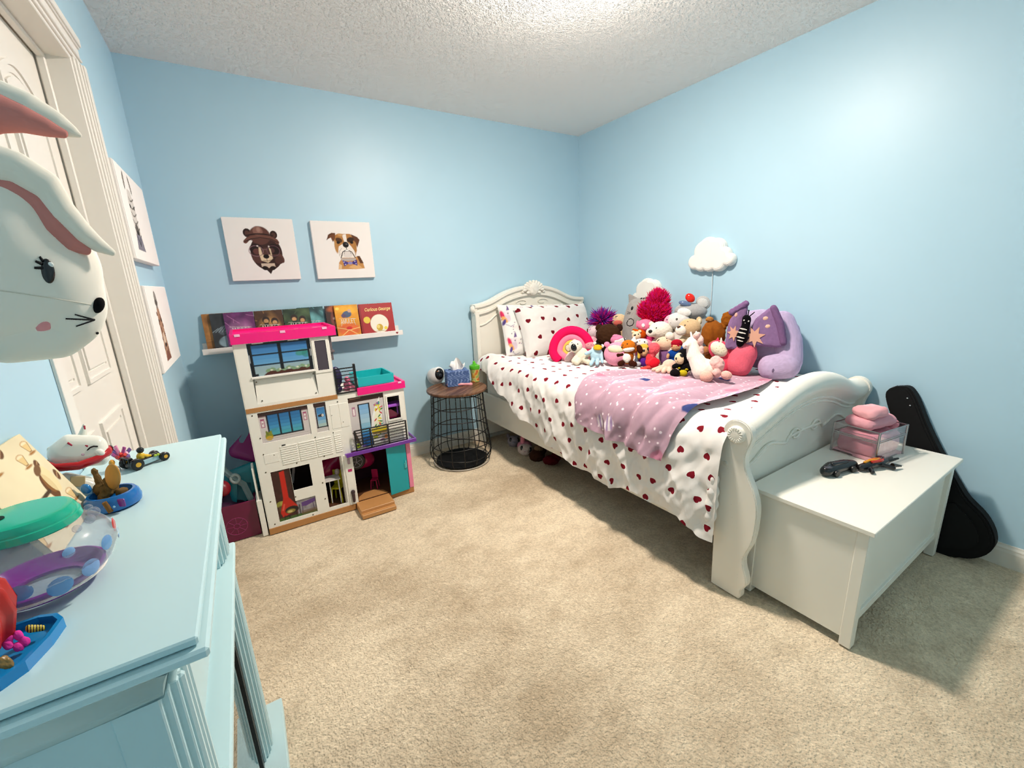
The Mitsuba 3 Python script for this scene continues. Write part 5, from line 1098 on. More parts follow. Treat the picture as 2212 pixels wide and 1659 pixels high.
plush('pig_plush', 'small pink pig plush behind the koala', frame((2.36, -0.797, 0.815), (2.365, -2.178, -0.042), (2.159, 2.354, -0.510), (0.340, 0.385, 3.215)), [
    ('body', '#dda0a4', [E_((-9, 6, -18), (11, 10, 20))]), ('head', '#e09aa2', [E_((1, 0, 1), (11, 9, 10)), E_((8, -6, -4), (5, 5, 4))]), ('ear', '#d98a94', [E_((-6, -2, 9), (4, 2, 4))])],
    [('eye', '#7a3a44', *(-2, 4), .9, .9, 1), ('eye', '#7a3a44', *(4, 3), .9, .9, 1)])
plush('blue_bird_plush', 'pale blue plush bird with a yellow bill and white eyes', frame((2.273, -0.96, 0.715), (2.204, -2.090, -0.005), (2.066, 2.180, -0.617), (0.413, 0.466, 3.032)), [
    ('body', '#b4d6e6', [E_((0, 0, 25), (13, 11, 18)), *chain([(-9, -4, 31, 4), (-22, -8, 25, 3.5)]), *chain([(10, -4, 27, 4), (13, -8, 7, 3.2)]), *chain([(-6, -4, 13, 4.5), (-11, -14, 3, 4)]), *chain([(3, -4, 13, 4.5), (2, -14, 3, 4)])]),
    ('bill', '#e0b02a', [E_((3, -10, 38), (9.5, 7, 6)), E_((3, -12, 35), (8, 7, 3))]), ('eye_ball', '#eceae2', [E_((-3, -8, 47), (3.6, 3.6, 3.6))]), ('eye_ball', '#eceae2', [E_((13, -6, 41), (4, 4, 4))])],
    [('mask', '#16161a', *(5, 44), 7, 1.6, 1, 12)])
plush('brown_bear_plush', 'dark brown bear plush seen from behind, left part of the heap', frame((2.5, -0.846, 0.847), (2.265, -2.277, -0.029), (2.273, 2.267, -0.469), (0.303, 0.367, 3.242)), [
    ('body', '#1e1612', [E_((-7, 10, -25), (28, 20, 36)), *chain([(-25, -4, -15, 9), (-31, -6, -33, 8)])], 1.5),
    ('head', '#3c2618', [E_((-1, 0, 11), (27, 22, 24)), E_((-3, -10, 5), (16, 12, 12))], 1.5),
    ('ear', '#3a2416', [E_((-21, 2, 27), (8, 5, 8))], 1), ('ear', '#35201a', [E_((23, 2, 27), (7, 5, 8))], 1)])
plush('pale_pink_plush', 'pale pink plush doll behind the brown bear, left end of the heap', frame((2.6, -0.603, 0.802), (2.552, -2.416, -0.045), (2.402, 2.547, -0.521), (0.344, 0.397, 3.526)), [
    ('body', '#e8c4cc', [E_((2, 8, -24), (18, 16, 44))]), ('head', '#eed8dc', [E_((-1, 0, 22), (15, 12, 14))]), ('arm', '#e6b8c2', [hull([(-6, -6, 2, 9), (2, -8, -10, 9)])])])
q_r = random.Random(21)
def hair(center, rad, n, length, cols, lean_=(0, 0, 1), spread=1.0, width=2.2, comb=(0, 0, 0)):
    """Tufts radiating from an ellipsoid: one mesh and its colours."""
    qs, cs = [], []
    for k in range(n):
        d = np.array([q_r.gauss(0, 1), q_r.gauss(0, 1), q_r.gauss(0, 1)]) * spread + np.array(lean_); d /= np.linalg.norm(d)
        p0 = np.array(center) + d * np.array(rad) * .86; L = length * q_r.uniform(.6, 1.15)
        e = d + np.array(comb); e /= np.linalg.norm(e); p1 = p0 + (d * .35 + e * .35) * L; p2 = p1 + (e + np.array([q_r.gauss(0, .2), q_r.gauss(0, .2), q_r.gauss(0, .2)])) * L * .55
        s = tube([p0, p1, p2], [width, width * .75, .15], 5, caps=False); qs.append(s)
        c = lin(cols[q_r.randrange(len(cols))]) * q_r.uniform(.8, 1.15); cs.append(np.tile(np.clip(c, 0, 1), (len(s.vertices), 1)))
    core = ell(center, np.array(rad) * .95); qs.append(core); cs.append(np.tile(lin(cols[0]), (len(core.vertices), 1)))
    return trimesh.util.concatenate(qs), np.vstack(cs)
def add_hair(t, M, *a, **k):
    q, c = hair(*a, **k); o = obj('hair', q, 'mat_plush', c, parent=t, smooth=True, m=M); labels[o] = {'label': 'fluffy tufted hair', 'kind': 'stuff'}
M = frame((2.66, -0.619, 0.961), (2.488, -2.434, -0.073), (2.431, 2.495, -0.348), (0.218, 0.276, 3.503))
t, _ = plush('purple_haired_doll', 'small doll with spiky pink and purple hair above the brown bear', M, [('body', '#c84a8a', [E_((0, 6, -53), (16, 14, 45))]), ('head', '#d8a08a', [E_((2, 0, -14), (14, 12, 12))])], cat='doll')
add_hair(t, M, (0, 0, -2), (17, 13, 13), 420, 17, ['#b01a86', '#7a2aa0', '#c8206a', '#5a48a8', '#a02a9a'], lean_=(-.1, -.2, .55), width=1.4)
plush('tan_puppet', 'tan puppet plush with an open pink mouth beside the grey cat cushion', frame((2.72, -0.735, 0.935), (2.332, -2.458, -0.051), (2.466, 2.348, -0.371), (0.225, 0.308, 3.441)), [
    ('body', '#d2b08a', [E_((0, 10, -35), (18, 16, 50))]), ('head', '#dfc39c', [E_((0, 0, 8), (17, 13, 14))]), ('mouth', '#cf6a5e', [E_((-3, -9, 3), (10, 6, 6.5), ry=-12)])],
    [('eye', '#3a3230', *(-6, 16), 3, 1.4, 1)])
solo('red_cushion', 'corner of a red cushion peeping out beside the heart pillow', 'cushion', blob([hull([(-72, 4, 10, 3), (-59, 4, -2, 3), (-68, 4, -12, 3), (-76, 20, -20, 6), (-76, 20, -70, 6)])], 4, 2), 'mat_cloth', '#c4123a', smooth=True, m=frame((2.62, -0.508, 0.922), (2.642, -2.429, -0.079), (2.417, 2.641, -0.393), (0.259, 0.298, 3.592)))
plush('round_pig_plush', 'round pink pig plush with a cream face, lying on its back left of the fox', frame((2.353, -1.059, 0.715), (2.062, -2.131, 0.022), (2.120, 2.045, -0.608), (0.406, 0.467, 2.987)), [
    ('body', '#ea9bb4', [E_((2, 4, 25), (28, 24, 26)), E_((10, 4, 22), (22, 22, 22))]),
    ('face', '#efe6c0', [E_((0, -15, 35), (17, 9, 8.5), ry=8)]), ('ear', '#e88fb0', [E_((-19, -4, 46), (6.5, 4, 6))])])
plush('pink_pig_hat_plush', 'pink plush with a white brim and black edge between the brown bear and the fox', frame((2.5, -0.926, 0.845), (2.164, -2.257, -0.018), (2.259, 2.170, -0.468), (0.301, 0.371, 3.171)), [
    ('body', '#e58fae', [E_((3, 8, -22), (20, 16, 34))]), ('head', '#e68aae', [E_((0, 0, 4), (15, 12, 11)), E_((-3, -2, 11), (8, 8, 5))]), ('brim', '#f0e8e4', [hull([(-3, -10, 0, 3.5), (15, -8, 5, 3.5), (12, -8, -1, 3.5)])])],
    [('mark', '#1a1416', *(16, 4), 1.5, 5, 2, -20), ('nose', '#b82a50', *(7, -4), 3, 1.4, 1)])
plush('fox_plush', 'orange fox plush with white cheeks, white belly and dark brown paws', frame((2.391, -1.136, 0.715), (1.955, -2.137, 0.040), (2.136, 1.942, -0.601), (0.402, 0.467, 2.939)), [
    ('body', '#a85a1e', [E_((-2, 0, 22), (13, 11, 17)), *chain([(8, 2, 34, 6), (20, 0, 40, 6)])]),
    ('head', '#c8701e', [E_((-1, -4, 44), (15.5, 13, 13.5)), hull([(-11, -4, 38, 5), (-14, -10, 39, 3)])]),
    ('cheek', '#efeae0', [E_((0, -9, 37), (13, 9, 5.5), ry=-6)]), ('belly', '#efeae0', [E_((-4, -7, 19), (9.5, 6, 11))]),
    ('ear', '#f0ece4', [hull([(7, -2, 54, 3), (14, -2, 54, 3), (12, -2, 63, 2)])]),
    ('arm', '#3a1a10', [hull([(-15, -6, 26, 5), (-23, -8, 25, 5.5)])]), ('arm', '#3a1a10', [hull([(22, -2, 40, 6.5), (25, -4, 34, 6)])]),
    ('foot', '#38190f', [hull([(-14, -12, 8, 6), (-18, -18, 6, 6)])]), ('foot', '#38190f', [hull([(6, -12, 7, 6.5), (12, -16, 5, 6)])])],
    [('eye', '#1a1210', *(-3, 48), 1.6, 1.6, 1), ('eye', '#1a1210', *(-12, 46), 1.3, 1.5, 1), ('nose', '#151012', *(-14, 41), 2.6, 2, 1)])
plush('grey_cat_cushion', 'tall grey cat cushion with drawn eye, paw and whiskers against the wall', frame((2.78, -0.824, 0.97), (2.197, -2.470, -0.048), (2.490, 2.222, -0.330), (0.187, 0.293, 3.384)), [
    ('body', '#a8a4a0', [hull([(8, 0, 22, 24), (0, 0, -10, 26), (2, 4, -72, 30), (40, 6, 0, 24), (40, 6, -70, 28), (32, 0, 28, 20)], 3)]),
    ('ear', '#9c9894', [hull([(-8, -4, 30, 3), (4, -4, 44, 3), (-10, -2, 52, 2.5)])]), ('ear', '#9c9894', [hull([(42, -4, 40, 3), (54, 0, 38, 3), (54, 0, 58, 2.5)])])],
    [('eye', '#141214', *(-4, 23), 3, 4.6, 0, 8), ('eye_glint', '#e8e6e2', *(-4, 24), 1.2, 2.6, 0, 8), ('stripe', '#141214', *(14, 43), 1.3, 4, 0, 45), ('stripe', '#141214', *(19, 43), 1.3, 4, 0, 45), ('stripe', '#141214', *(24, 44), 1.3, 4, 0, 45)])
cat_k = [k for k in labels if k == 'grey_cat_cushion'][0]
CM, cq = frame((2.78, -0.824, 0.97), (2.197, -2.470, -0.048), (2.490, 2.222, -0.330), (0.187, 0.293, 3.384)), None
cb = blob([hull([(8, 0, 22, 24), (0, 0, -10, 26), (2, 4, -72, 30), (40, 6, 0, 24), (40, 6, -70, 28), (32, 0, 28, 20)], 3)], 10, 4)
def drawn(pts, r=.8): return tube([(x, skin(cb, x, z) - .3, z) for x, z in pts], r, 6)
obj('paw_outline', drawn([(-13, -2), (-16, -7), (-15, -12), (-10, -14), (-4, -12), (-1, -7), (-2, -1), (-7, 2), (-12, 0)]), 'mat_matte', '#2a2626', parent=cat_k, smooth=True, m=CM)
for a, b in (((-14, 16), (-8, 14)), ((-15, 12), (-9, 12))): obj('whisker', drawn([a, b], .6), 'mat_matte', '#2a2626', parent=cat_k, smooth=True, m=CM)
M = frame((2.68, -1.075, 0.992), (1.899, -2.311, -0.032), (2.345, 1.931, -0.302), (0.164, 0.285, 3.099))
t, _ = plush('red_haired_doll', 'pink-faced doll with a big mass of hot pink and red hair', M, [
    ('body', '#e0407a', [E_((-12, 14, -55), (20, 18, 44))]),
    ('head', '#ee7fa0', [E_((-15, -6, -13), (19, 15, 14)), E_((-33, -2, -10), (3.5, 3, 8), ry=10)])],
    [('eye_white', '#f0ecea', *(-20, -13), 4, 4.5, 1), ('eye', '#141214', *(-19, -14), 2.6, 3.2, 1)], cat='doll')
add_hair(t, M, (12, 8, 36), (18, 13, 19), 900, 13, ['#d80f3c', '#e0184c', '#d01a5c', '#e01a80'], lean_=(.1, -.2, .9), width=1.1, comb=(.1, 0, 1.1))
add_hair(t, M, (3, 6, 14), (32, 18, 23), 1500, 12, ['#d80f3c', '#e0184c', '#e01a70', '#c80f30', '#d81a8a'], lean_=(0, -.3, .4), width=1.1, comb=(.15, 0, 1.0))
plush('cream_bear_plush', 'cream white bear plush with a black nose in the middle of the heap', frame((2.62, -1.186, 0.906), (1.788, -2.244, 0.006), (2.282, 1.818, -0.387), (0.234, 0.344, 2.991)), [
    ('body', '#e4dccc', [E_((3, 10, -38), (27, 22, 34)), *chain([(-13, -6, -22, 8), (-20, -10, -34, 7)])], 1),
    ('head', '#e9e1d3', [E_((2, 0, 9), (26, 20, 19)), E_((-18, -12, 4), (12, 10, 10))], 1), ('ear', '#e4dac8', [E_((18, 2, 22), (9, 5, 8))], 1), ('ear', '#e4dac8', [E_((-18, 4, 22), (6, 4, 6))], 1)],
    [('nose', '#17110f', *(-20, 6), 4.6, 3.8, 1, -12), ('eye', '#1a1412', *(-7, 13), 1.8, 2, 1), ('eye', '#1a1412', *(-23, 13), 1.3, 1.8, 1)])
plush('tan_bear_plush', 'tan bear plush with a white muzzle and brown nose', frame((2.64, -1.392, 0.95), (1.511, -2.154, 0.016), (2.219, 1.554, -0.331), (0.190, 0.326, 2.806)), [
    ('body', '#dcc9a8', [E_((2, 10, -40), (27, 22, 38)), *chain([(-16, -6, -24, 8), (-24, -8, -34, 7)])]),
    ('head', '#cdb089', [E_((0, 0, 4), (25, 20, 20))]), ('muzzle', '#ece3d4', [E_((-19, -14, -2), (12.5, 10, 11))]),
    ('ear', '#cfb48e', [E_((20, 4, 19), (6.5, 4, 9))]), ('ear_lining', '#e6d4b4', [E_((21, 1, 18), (3.6, 3, 6))])],
    [('nose', '#4a2a1c', *(-23, 5), 4.2, 3.6, 2), ('eye', '#15100e', *(-10, 9), 1.6, 2, 1), ('eyebrow', '#6a4a30', *(-4, 17), 2.2, .7, 1, 35)])
plush('white_kitty_plush', 'pale grey-white plush head with a shiny pale ear behind the tan bear', frame((2.7, -1.263, 0.971), (1.656, -2.247, -0.004), (2.304, 1.698, -0.315), (0.173, 0.312, 2.949)), [
    ('body', '#d8d2ce', [E_((3, 10, -50), (24, 18, 50))]), ('head', '#d9d5d2', [E_((0, 0, 6), (26, 18, 19))]), ('side_patch', '#e8a4b8', [E_((-21, 2, 6), (10, 12, 15), ry=25)]),
    ('ear', '#e4e2de', [E_((13, -8, 25), (15, 5, 9), ry=8)])],
    [('eye', '#5a5652', *(-3, 10), 2.6, 3, 1), ('eye', '#2a2628', *(-24, 9), 1.8, 1.4, 2), ('nose', '#b8b0aa', *(-16, 3), 2, 1.4, 1)])
t, gm = plush('grey_plush', 'grey plush with big shiny round ears and a red and blue satin bow', frame((2.8, -1.307, 1.024), (1.564, -2.272, -0.018), (2.345, 1.616, -0.257), (0.122, 0.292, 2.948)), [
    ('body', '#a5a6a6', [E_((5, 10, -50), (34, 26, 60))]), ('head', '#a9a9a9', [E_((-8, 0, 8), (36, 24, 18))]),
    ('ear', '#b5b7b6', [E_((19, -4, 26), (16, 6, 14), ry=25)]), ('ear_lining', '#c9cbc9', [E_((18, -8, 25), (12, 4, 10), ry=25)])])
obj('bow_loop', ell((-9, -16, 36), (11, 6, 9), ry=35), 'mat_gloss', '#d8200f', parent=t, smooth=True, m=frame((2.8, -1.307, 1.024), (1.564, -2.272, -0.018), (2.345, 1.616, -0.257), (0.122, 0.292, 2.948)), label='red satin bow loop')
obj('bow_loop', ell((-20, -16, 24), (14, 6, 6), ry=15), 'mat_gloss', '#5d7398', parent=t, smooth=True, m=frame((2.8, -1.307, 1.024), (1.564, -2.272, -0.018), (2.345, 1.616, -0.257), (0.122, 0.292, 2.948)), label='blue satin bow loop')
plush('curly_dog_plush', 'curly chestnut brown dog plush turned away, with one ear raised', frame((2.64, -1.547, 0.927), (1.319, -2.071, 0.043), (2.157, 1.366, -0.343), (0.207, 0.345, 2.672)), [
    ('body', '#8a4e1a', [E_((1, 6, 3), (27, 22, 30)), E_((-8, -6, 1), (14, 14, 26)), E_((5, 10, -40), (24, 20, 30))], 2.5),
    ('head_top', '#a8743e', [E_((-7, 0, 35), (9, 7, 6))], 1.5), ('ear', '#8f5218', [E_((31, 2, 35), (13, 7, 16), ry=15), E_((22, 4, 19), (8, 6, 10))], 2),
    ('paw', '#a8744a', [E_((-16, -16, -32), (10, 9, 9))]), ('paw', '#9a6a44', [E_((0, -14, -20), (12, 8, 9), ry=-30)])])
plush('white_pouch_plush', 'small white plush bow shape beside the tan bear', frame((2.54, -1.329, 0.915), (1.625, -2.132, 0.018), (2.178, 1.656, -0.374), (0.227, 0.338, 2.816)), [('body', '#ecdccd', [E_((-1, 0, 0), (10.5, 8, 9)), E_((2, 6, -24), (10, 8, 30))])])
plush('orange_hood_dog', 'little cream-faced dog plush in an orange hood above the fox', frame((2.58, -1.047, 0.883), (1.982, -2.273, -0.006), (2.293, 2.001, -0.420), (0.260, 0.352, 3.099)), [
    ('body', '#b8480f', [E_((4, 10, -25), (14, 12, 30))]), ('hood', '#c8500f', [E_((2, 2, 4), (14, 11, 12)), hull([(-6, 0, 13, 3), (-12, 0, 15, 2)])]),
    ('face', '#efd8b4', [E_((-5, -7, 2), (10, 7, 9.5))]), ('ear', '#f0d8b0', [E_((-12, -8, 10), (4, 2.5, 3.2))]), ('ear', '#f0d8b0', [E_((2, -9, 11), (4, 2.5, 3.2))])],
    [('nose', '#140f10', *(-8, 3), 3.2, 1.7, 2, -10), ('eye', '#140f10', *(-1, 5), 1.3, 1.6, 2)])
plush('pink_hood_plush', 'white-faced plush in a pink hood directly behind the fox', frame((2.5, -1.134, 0.854), (1.898, -2.193, 0.009), (2.212, 1.913, -0.449), (0.285, 0.371, 2.982)), [
    ('hood', '#e890ac', [E_((4, 4, -3), (22, 14, 14)), E_((6, 8, -26), (18, 14, 24))]), ('face', '#f0ece6', [E_((0, -8, 1), (16, 9, 9.5))])],
    [('eye', '#161214', *(-7, 3), 2.2, 1.5, 1, -15), ('eye', '#161214', *(8, 3), 1.6, 1.8, 1), ('nose', '#d0a074', *(-2, 5), 1.6, 2, 1)])
plush('peach_doll', 'peach-faced soft doll in a purple suit in the middle of the heap', frame((2.53, -1.3, 0.85), (1.678, -2.150, 0.036), (2.189, 1.701, -0.442), (0.282, 0.379, 2.850)), [
    ('body', '#7d5a86', [E_((2, 6, -20), (15, 13, 22)), *chain([(8, -2, -14, 6), (16, -4, -24, 5)])]), ('head', '#e6c4a8', [E_((0, 0, 6), (21, 16, 15))])],
    [('eye', '#141012', *(-13, 13), 4.4, 1.4, 1, -28), ('eye', '#4a3a32', *(4, 16), 1.3, 1.5, 1), ('nose', '#b88a6a', *(5, 12), 2, 1.6, 1)])
plush('red_cap_doll', 'small doll in a red cap and blue clothes', frame((2.45, -1.442, 0.828), (1.522, -2.041, 0.060), (2.086, 1.543, -0.459), (0.301, 0.390, 2.680)), [
    ('body', '#12408a', [E_((-4, 4, -1), (14, 11, 11)), *chain([(6, 0, 7, 6), (14, -2, 13, 5)]), E_((-4, 6, -15), (12, 10, 12))]),
    ('head', '#c49670', [E_((1, -2, 15), (11.5, 9, 8.5))]), ('cap', '#a01428', [E_((2, 0, 23), (12.5, 10.5, 9)), hull([(-8, -6, 17, 2), (6, -9, 18, 2)])]), ('hand', '#c49670', [E_((-17, -6, -4), (3.4, 3, 6), ry=15)])], [('nose', '#a87a58', *(2, 16), 1.3, 1.2, 1)], cat='doll')
plush('yellow_haired_doll', 'small doll with yellow hair and a purple and silver dress behind the flamingo', frame((2.47, -1.195, 0.749), (1.850, -2.167, 0.048), (2.183, 1.851, -0.557), (0.370, 0.444, 2.926)), [
    ('dress', '#5a2a8a', [E_((-2, 4, -1), (10, 8, 10))]), ('head', '#e2b98a', [E_((-1, -2, 21), (9, 8, 10))]),
    ('hair', '#d8b648', [E_((-2, 2, 28), (12, 9, 10)), *chain([(-11, -4, 24, 4), (-12, -6, 8, 3)])]), ('skirt', '#b8bcc4', [E_((-14, -2, -6), (7, 6, 5))]), ('wing', '#5d6470', [hull([(-20, 0, 2, 2), (-15, 0, 12, 2), (-16, 0, -2, 3)])])],
    [('eye', '#1a1214', *(-1, 22), 2.4, 3.2, 1), ('mouth', '#b85a4a', *(-4, 14), 1.6, 1, 1)], cat='doll')
plush('flamingo_plush', 'coral red flamingo plush with a round fluffy head in the front row', frame((2.439, -1.281, 0.715), (1.757, -2.119, 0.070), (2.137, 1.752, -0.588), (0.397, 0.466, 2.834)), [
    ('body', '#e63a44', [E_((0, 2, 15), (14, 12, 13)), E_((-4, 0, 23), (9, 8, 10))], 1), ('wing', '#e01f30', [E_((6, -8, 13), (12, 6, 9), ry=-25)]),
    ('head', '#e8606a', [E_((5, -4, 44), (13, 11, 13)), *chain([(4, -2, 35, 7), (0, 0, 25, 6)])], 1),
    ('foot', '#e2504a', [hull([(-6, -12, 3, 4), (-18, -18, 1, 4)]), hull([(-22, -18, -1, 3.5), (-18, -18, 1, 4)]), hull([(-12, -20, -3, 3), (-18, -18, 1, 4)])])],
    [('eye', '#1a1012', *(-7, 43), 3, 3.8, 2)])
plush('dachshund_plush', 'small brown dachshund plush lying beside the flamingo', frame((2.587, -1.284, 0.715), (1.712, -2.211, 0.084), (2.247, 1.718, -0.577), (0.390, 0.469, 2.916)), [
    ('head', '#a87a50', [hull([(10, 0, 14, 7), (-2, -4, 10, 6), (-10, -6, 8, 4.5)])]), ('ear', '#5a3a26', [E_((11, -8, 18), (5, 3, 8), ry=40)]), ('body', '#96683f', [hull([(10, 6, 10, 9), (28, 10, 14, 10)])])],
    [('eye', '#1c1410', *(6, 13), 2.6, 2.2, 0), ('nose', '#2a1c16', *(-13, 7), 2, 1.8, 0)])
plush('octopus_plush', 'pale peach plush octopus with its arms spread on the pink throw', frame((2.344, -1.434, 0.728), (1.585, -1.995, 0.085), (2.019, 1.580, -0.568), (0.389, 0.452, 2.638)), [
    ('body', '#e8c2ae', [E_((16, 6, 16), (16, 14, 14)), *[s for p in ((-19, -10, 7, 4), (-10, -14, 4, 4.5), (3, -18, 3, 5), (16, -18, 3, 5.5)) for s in chain([(14, 4, 13, 8), ((14 + p[0]) / 2, -4, (13 + p[2]) / 2 + 1.5, 5.5), p])]])])
plush('bee_doll', 'black and yellow bee doll with a pale face and antennae', frame((2.356, -1.559, 0.728), (1.422, -1.944, 0.109), (1.984, 1.421, -0.555), (0.388, 0.447, 2.530)), [
    ('body', '#111013', [E_((5, 2, 20), (13, 11, 14)), *chain([(-3, -4, 27, 6), (-17, -10, 21, 5)]), *chain([(11, -4, 25, 6), (17, -8, 17, 5)])]),
    ('belly', '#c2b024', [E_((2, -8, 7), (10, 7, 7)), E_((-7, -6, 18), (4, 4, 2.5)), E_((11, -4, 15), (6, 7, 2.5))]), ('leg', '#121113', [E_((-15, -14, 7), (11, 10, 9))]),
    ('hood', '#0f0e11', [E_((6, 0, 42), (17, 14, 19))]), ('face', '#e6cda8', [E_((-5, -8, 38), (11.5, 9, 13))]),
    ('antenna', '#121113', [hull([(6, -4, 59, 1.6), (3, -6, 65, 1.4)])]), ('wing', '#e8e6e0', [E_((18, -2, 12), (2.6, 4, 8))])],
    [('eye', '#140f10', *(-1, 44), 4, 5, 4, -15), ('eye', '#140f10', *(-12, 38), 2, 3, 4), ('nose', '#a8845a', *(-9, 33), 1.4, 1.4, 4)])
plush('llama_plush', 'cream llama plush with a frilly pale pink mane and skirt, front of the heap', frame((2.329, -1.724, 0.728), (1.221, -1.839, 0.136), (1.898, 1.221, -0.538), (0.389, 0.437, 2.363)), [
    ('body', '#efe6da', [hull([(-30, 2, 88, 13), (-26, 2, 58, 17)]), hull([(-25, 2, 58, 16), (-9, 0, 26, 22)]), E_((-3, 4, 28), (28, 22, 24)), hull([(-37, -4, 84, 9), (-45, -10, 80, 7)])], .8),
    ('ear', '#f0e4da', [hull([(-31, 0, 100, 3), (-33, 0, 109, 2)])]), ('ear', '#f0e4da', [hull([(-22, 0, 99, 3), (-21, 0, 110, 2)])]),
    ('mane', '#e2b8b0', [E_((-19, -4, 102), (8, 8, 7)), E_((-12, -2, 91), (7, 8, 12)), E_((-10, 0, 72), (5.5, 7, 14))], 3.5),
    ('skirt', '#e3b4ae', [E_((23, -4, 38), (16, 16, 18), ry=-20), E_((23, -10, 20), (10, 12, 12))], 3.5),
    ('foot', '#e2ae9e', [E_((1, -22, 12), (14, 12, 12))]), ('foot', '#e5b4a8', [E_((43, -12, 15), (12, 10, 9.5), ry=12)])],
    [('nose', '#d8a89a', *(-44, 79), 2.5, 2, 0)])
plush('owl_plush', 'pink owl plush with a spotted cream face beside the llama', frame((2.56, -1.647, 0.852), (1.229, -1.983, 0.085), (2.071, 1.265, -0.411), (0.274, 0.381, 2.552)), [
    ('body', '#e8506a', [E_((1, 4, 2), (28, 18, 22), ry=35), E_((5, 6, -25), (22, 18, 24)), *chain([(23, -2, 8, 7), (31, -6, 16, 6)])]), ('face', '#efe6cc', [E_((-2, -10, 6), (20, 12, 15), ry=35)]),
    ('ear', '#e2405e', [hull([(-6, 0, 22, 4), (-4, 0, 29, 2)])]), ('ear', '#f0dcd0', [hull([(3, -4, 22, 3), (3, -4, 29, 1.6)])])],
    [('eye', '#151012', *(-2, 21), 1.8, 1.3, 1, -20), ('eye', '#151012', *(14, 16), 1.8, 1.8, 1)] + [('spot', '#c8c49a', x_, z_, 1.1, 1.1, 1) for x_, z_ in ((-7, 8), (-1, 12), (5, 8), (-3, 2), (3, 0), (-9, 0), (8, 3), (-5, -5))])
plush('coral_pig_plush', 'big coral pink piglet plush in front of the lilac cushion chair', frame((2.597, -1.761, 0.722), (1.110, -1.942, 0.159), (2.046, 1.127, -0.517), (0.382, 0.446, 2.484)), [
    ('body', '#ea6a7e', [hull([(-6, 4, 30, 29), (4, 2, 50, 30), (-2, 0, 24, 24), (10, 0, 58, 22)], 3)]), ('ear', '#ec6a80', [E_((24, -6, 71), (7, 5, 14), ry=12)])],
    [('eye', '#1a0f12', *(-1, 66), 5.4, 3, 0, -20), ('eye', '#1a0f12', *(-14, 62), 2.2, 4.5, 0, 40), ('eye_glint', '#e8dcdc', *(1, 67), 1.2, .9, 0)])
# lilac chair cushion and butterfly
M = frame((2.669, -1.915, 0.722), (0.913, -1.856, 0.183), (1.996, 0.934, -0.489), (0.380, 0.437, 2.385))
plush('lilac_chair', 'large lilac plush chair cushion at the right end of the heap', M, [
    ('seat', '#bcaacb', [hull([(-16, 6, 26, 28), (20, 8, 32, 30), (-20, 20, 30, 26)], 3), hull([(14, 40, 54, 38), (22, 50, 104, 28), (-40, 56, 120, 26), (-60, 60, 60, 30)], 3)], 1),
    ('back', '#b9a7c9', [hull([(8, 52, 120, 32), (-40, 58, 130, 32), (-80, 60, 100, 34), (-68, 56, 142, 18)], 3), hull([(10, 36, 122, 30), (24, 26, 82, 30), (24, 14, 42, 30)], 3)], 1)],
    [('tag_mark', '#6a5a78', *(-10, 20), 2.6, 5, 0, 15)], group=None, cat='cushion')
M = frame((2.62, -1.783, 0.974), (1.024, -1.900, 0.047), (2.018, 1.081, -0.283), (0.168, 0.324, 2.438))
wingL = [(-53, 0, -33, 8), (-45, 0, 15, 8), (-31, 0, 39, 8), (-17, 2, 51, 8), (-23, 0, 15, 6), (-27, 0, -35, 6)]
wingR = [(-9, 0, -25, 6), (13, 0, 21, 8), (39, 0, 41, 8), (51, 0, 35, 8), (63, 2, -17, 8), (57, 0, -27, 8), (15, 0, -23, 6)]
t, bm = plush('butterfly_plush', 'purple butterfly plush with peach stars and a black striped body on the lilac chair', M, [
    ('wing', '#86688f', [hull(wingL)], 1.2), ('wing', '#866891', [hull(wingR)], 1.2),
    ('body', '#0e0d10', [hull([(-12, -10, 25, 10), (-14, -10, 10, 9)]), hull([(-14, -10, 10, 9), (-22, -10, -13, 13)]), hull([(-22, -10, -13, 13), (-27, -10, -27, 8)])]),
    ('wing_edge', '#76587f', [hull([(45, -5, 47, 8), (58, -5, 15, 9)]), hull([(58, -5, 15, 9), (65, -5, -23, 8)])], 1.2), ('wing_edge', '#7a5c84', [hull([(-45, -3, 41, 7), (-13, -3, 59, 7)])], 1.2),
    ('antenna', '#121014', [hull([(-9, -10, 34, 1.2), (-7, -12, 43, 1)]), hull([(-7, -12, 43, 1.4), (-7.5, -12, 44, 1.6)])]), ('antenna', '#121014', [hull([(-5, -10, 32, 1.1), (5, -12, 40, 0.9)])])],
    [('stripe', '#dcd6cc', *(-19, 4), 8.5, 1.8, 2, 12), ('stripe', '#dcd6cc', *(-22, -4), 9, 1.8, 2, 12), ('stripe', '#dcd6cc', *(-25, -14), 9, 1.8, 2, 12), ('stripe', '#dcd6cc', *(-26, -21), 7, 1.6, 2, 12),
     ('eye', '#d8d4cc', *(-17, 23), 2.4, 1.6, 2, -15), ('eye', '#d8d4cc', *(-8, 21), 2.4, 1.6, 2, -15), ('mouth', '#d8d4cc', *(-15, 17), 1.6, .6, 2), ('spot', '#e0b4a0', *(28, 27), 6.5, 4.5, 1, -15), ('spot', '#e0b4a0', *(33, 10), 6, 4.2, 1, -15), ('spot', '#d8a89a', *(-35, 35), 3.5, 5, 0, 20)], group=None)
def star(c, r0, r1, n, turn, i, sx=1.0):
    pts = [(c[0] + sx * (r1 if k % 2 else r0) * math.cos(turn + k * math.pi / n), c[1] + (r1 if k % 2 else r0) * math.sin(turn + k * math.pi / n)) for k in range(2 * n)]
    y = min(skin(bm[i], x, z) for x, z in [c] + pts[1::2]); q = facade(Polygon(pts), y - 1.2, y + 4)
    obj('star', q, 'mat_plush', '#d8a48e', parent=t, m=M, label='peach star')
star((5, -12), 24, 11, 7, .2, 1); star((-41, -5), 18, 9, 7, .3, 0, .8)

